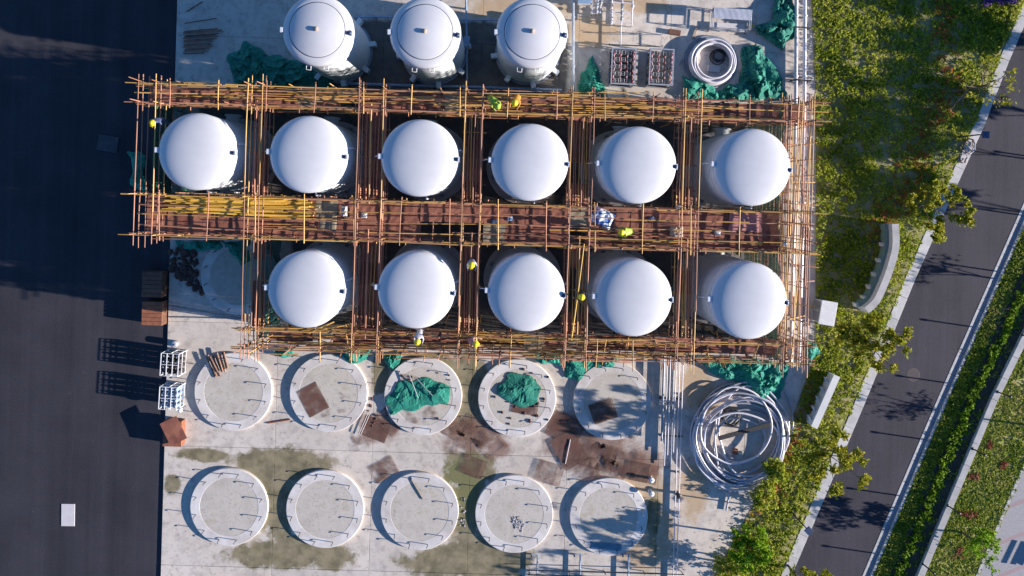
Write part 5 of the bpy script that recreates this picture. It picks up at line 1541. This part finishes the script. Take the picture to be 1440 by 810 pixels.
# ------------------------------------------------------------------ workers
def person(px, py, lab, shirt, trousers, facing, bend=0.0, z0=Z0, reach=.5, helmet='yellow_plastic', vest=None):
    """bend: forward lean of the torso in radians; px, py = where the helmet shows"""
    hip = .92; f = Vector((0, 1, 0))
    def up(base_, L, ang): return base_+Vector((0, math.sin(ang)*L, math.cos(ang)*L))
    pel = Vector((0, -.25*math.sin(bend), hip-.10*math.sin(bend)))
    wai = up(pel, .20, bend*.6); che = up(wai, .26, bend); nek = up(che, .17, bend); hb_ = up(nek, .10, bend*.8); hd = up(hb_, .13, bend*.6)
    V = []; E = []; RD = []
    def vtx(q_, r_, p_=None):
        V.append(tuple(q_)); RD.append(r_ if isinstance(r_, tuple) else (r_, r_))
        if p_ is not None: E.append((p_, len(V)-1))
        return len(V)-1
    i0 = vtx(pel, (.15, .11)); i1 = vtx(wai, (.14, .10), i0); i2 = vtx(che, (.17, .115), i1); i3 = vtx(nek, (.075, .07), i2)
    i4 = vtx(hb_, .062, i3); i5 = vtx(hd, (.085, .098), i4); i6 = vtx(up(hd, .09, bend*.5), .06, i5)
    jn = vtx(hd+Vector((0, .10, -.02)), .02, i5)          # nose
    for s in (-1, 1):
        sh_ = che+Vector((s*.19, 0, .08)); el = sh_+Vector((s*.07, .06+reach*.18, -.25)); wr = el+Vector((-s*.04, .10+reach*.2, -.10+.05*reach)); pm_ = wr+Vector((-s*.01, .06, -.02))
        a = vtx(sh_, .068, i2); a = vtx(el, .048, a); a = vtx(wr, .034, a); a = vtx(pm_, (.042, .024), a)
        for k in range(4):
            b0 = vtx(pm_+Vector((s*(.03-.02*k), .05, -.005)), .0105, a); vtx(pm_+Vector((s*(.03-.02*k), .05+.05-.008*abs(k-1), -.035)), .009, b0)
        b0 = vtx(pm_+Vector((-s*.045, .01, -.005)), .0115, a); vtx(pm_+Vector((-s*.06, .05, -.02)), .010, b0)
        hp = Vector((s*.10, pel.y, pel.z-.06)); kn = Vector((s*.12, pel.y*.3+.08, .49)); an = Vector((s*.13, -.02, .09)); to = Vector((s*.14, .15, .05))
        a = vtx(hp, .09, i0); a = vtx(kn, .065, a); a = vtx(an, .045, a); vtx(to, .042, a)
    me = bpy.data.meshes.new('person_cage'); me.from_pydata(V, E, [])
    tmp = bpy.data.objects.new('person_cage', me); col.objects.link(tmp)
    sk = tmp.modifiers.new('s', 'SKIN'); sk.use_smooth_shade = True
    for i, d_ in enumerate(me.skin_vertices[0].data):
        d_.radius = RD[i]; d_.use_root = (i == 0)
    tmp.modifiers.new('u', 'SUBSURF').levels = 1
    dg = bpy.context.evaluated_depsgraph_get(); dg.update()
    bmsh = bpy.data.meshes.new_from_object(tmp.evaluated_get(dg))
    bpy.data.objects.remove(tmp)
    bmsh.materials.clear()
    for n_ in (shirt, trousers, 'skin', 'black_iron'): bmsh.materials.append(MATS[n_])
    nk = (nek+hb_)*.5; nd = (hd-nek).normalized()
    for pl in bmsh.polygons:
        c_ = pl.center; k = 0
        if (c_-nk).dot(nd) > 0 and (c_-hd).length < .28: k = 2
        elif abs(c_.x) > .16 and (c_-che).length > .50 and c_.z > .45 and c_.y > che.y+.12: k = 2
        elif c_.z < .11: k = 3
        elif c_.z < pel.z+.02 and abs(c_.x) < .24 and (c_-che).length > .3: k = 1
        pl.material_index = k; pl.use_smooth = True
    hat = up(hd, .06, bend*.5)
    g = P(px, py, z0+hat.z)
    rz = facing
    off = Matrix.Rotation(rz, 3, 'Z') @ Vector((hat.x, hat.y, 0))
    root = empty('person', (g.x-off.x, g.y-off.y, z0), rz)
    tag(root, lab, 'person', 'workers on the scaffold')
    put('body', bmsh, None, root)
    hm = MB().lathe([(.185, -.02), (.178, 0), (.142, .015), (.138, .06), (.11, .115), (.06, .145), (0, .155)], 20)
    o = hm.build('helmet', helmet, root, hat); o.rotation_euler = (-bend*.5, 0, 0)
    br_ = MB().box((0, .17, -.012), (.16, .10, .014)).build('peak', helmet, o)
    MB().ball((-.032, hd.y+.088, hd.z+.015), .012, 8, 6).ball((.032, hd.y+.088, hd.z+.015), .012, 8, 6).build('eyes', 'black_iron', root)
    MB().box((0, hd.y+.093, hd.z-.055), (.045, .01, .01)).build('mouth', 'cloth_red', root)
    for s in (-1, 1): MB().ball((s*.088, hd.y-.005, hd.z), .025, 8, 6, (.5, .8, 1.2)).build('ear', 'skin', root)
    if vest:
        vm = MB()
        rows = []
        for (q_, rx, ry) in ((pel, .185, .145), (wai, .185, .145), (che, .215, .16), (che.lerp(nek, .6), .15, .125)):
            rows.append([(q_.x+rx*math.cos(2*math.pi*k/16), q_.y+ry*math.sin(2*math.pi*k/16)*math.cos(bend*.7), q_.z-ry*math.sin(2*math.pi*k/16)*math.sin(bend*.7)) for k in range(16)])
        vs = [v for r__ in rows for v in r__]; fs = [(i*16+k, i*16+(k+1) % 16, (i+1)*16+(k+1) % 16, (i+1)*16+k) for i in range(3) for k in range(16)]
        vm.add(vs, fs, True).build('vest', vest, root)
    return root
person(214, 173, 'worker in blue with yellow helmet climbing the left end of the scaffold', 'cloth_blue', 'cloth_blue', R(160), .5)
person(700, 149, 'worker in lime vest bending down on the upper walkway', 'lime_vest', 'cloth_dark', R(-140), 1.1, vest='lime_vest', helmet='lime_vest')
person(724, 145, 'worker in orange jacket on the upper walkway beside the lime vest', 'cloth_orange', 'cloth_dark', R(160), .7, vest='cloth_orange')
person(874, 327, 'worker in lime vest and red trousers on the middle walkway', 'lime_vest', 'cloth_red', R(95), .9, vest='lime_vest')
person(663, 373, 'worker in pale jacket on the cross walk between second and middle lower tanks', 'cloth_white', 'cloth_dark', R(180), .25, z0=Z0-.15)
person(818, 418, 'worker in dark clothes on the cross walk by the long slanted yellow pole', 'cloth_dark', 'cloth_dark', R(80), .3, z0=Z0-.15)
person(587, 481, 'worker in white shirt leaning over the lower walkway under the second lower tank', 'cloth_white', 'sack', R(175), .7)
person(669, 484, 'worker in pink shirt on the lower walkway below the cross walk', 'cloth_pink', 'cloth_dark', R(-100), .6)
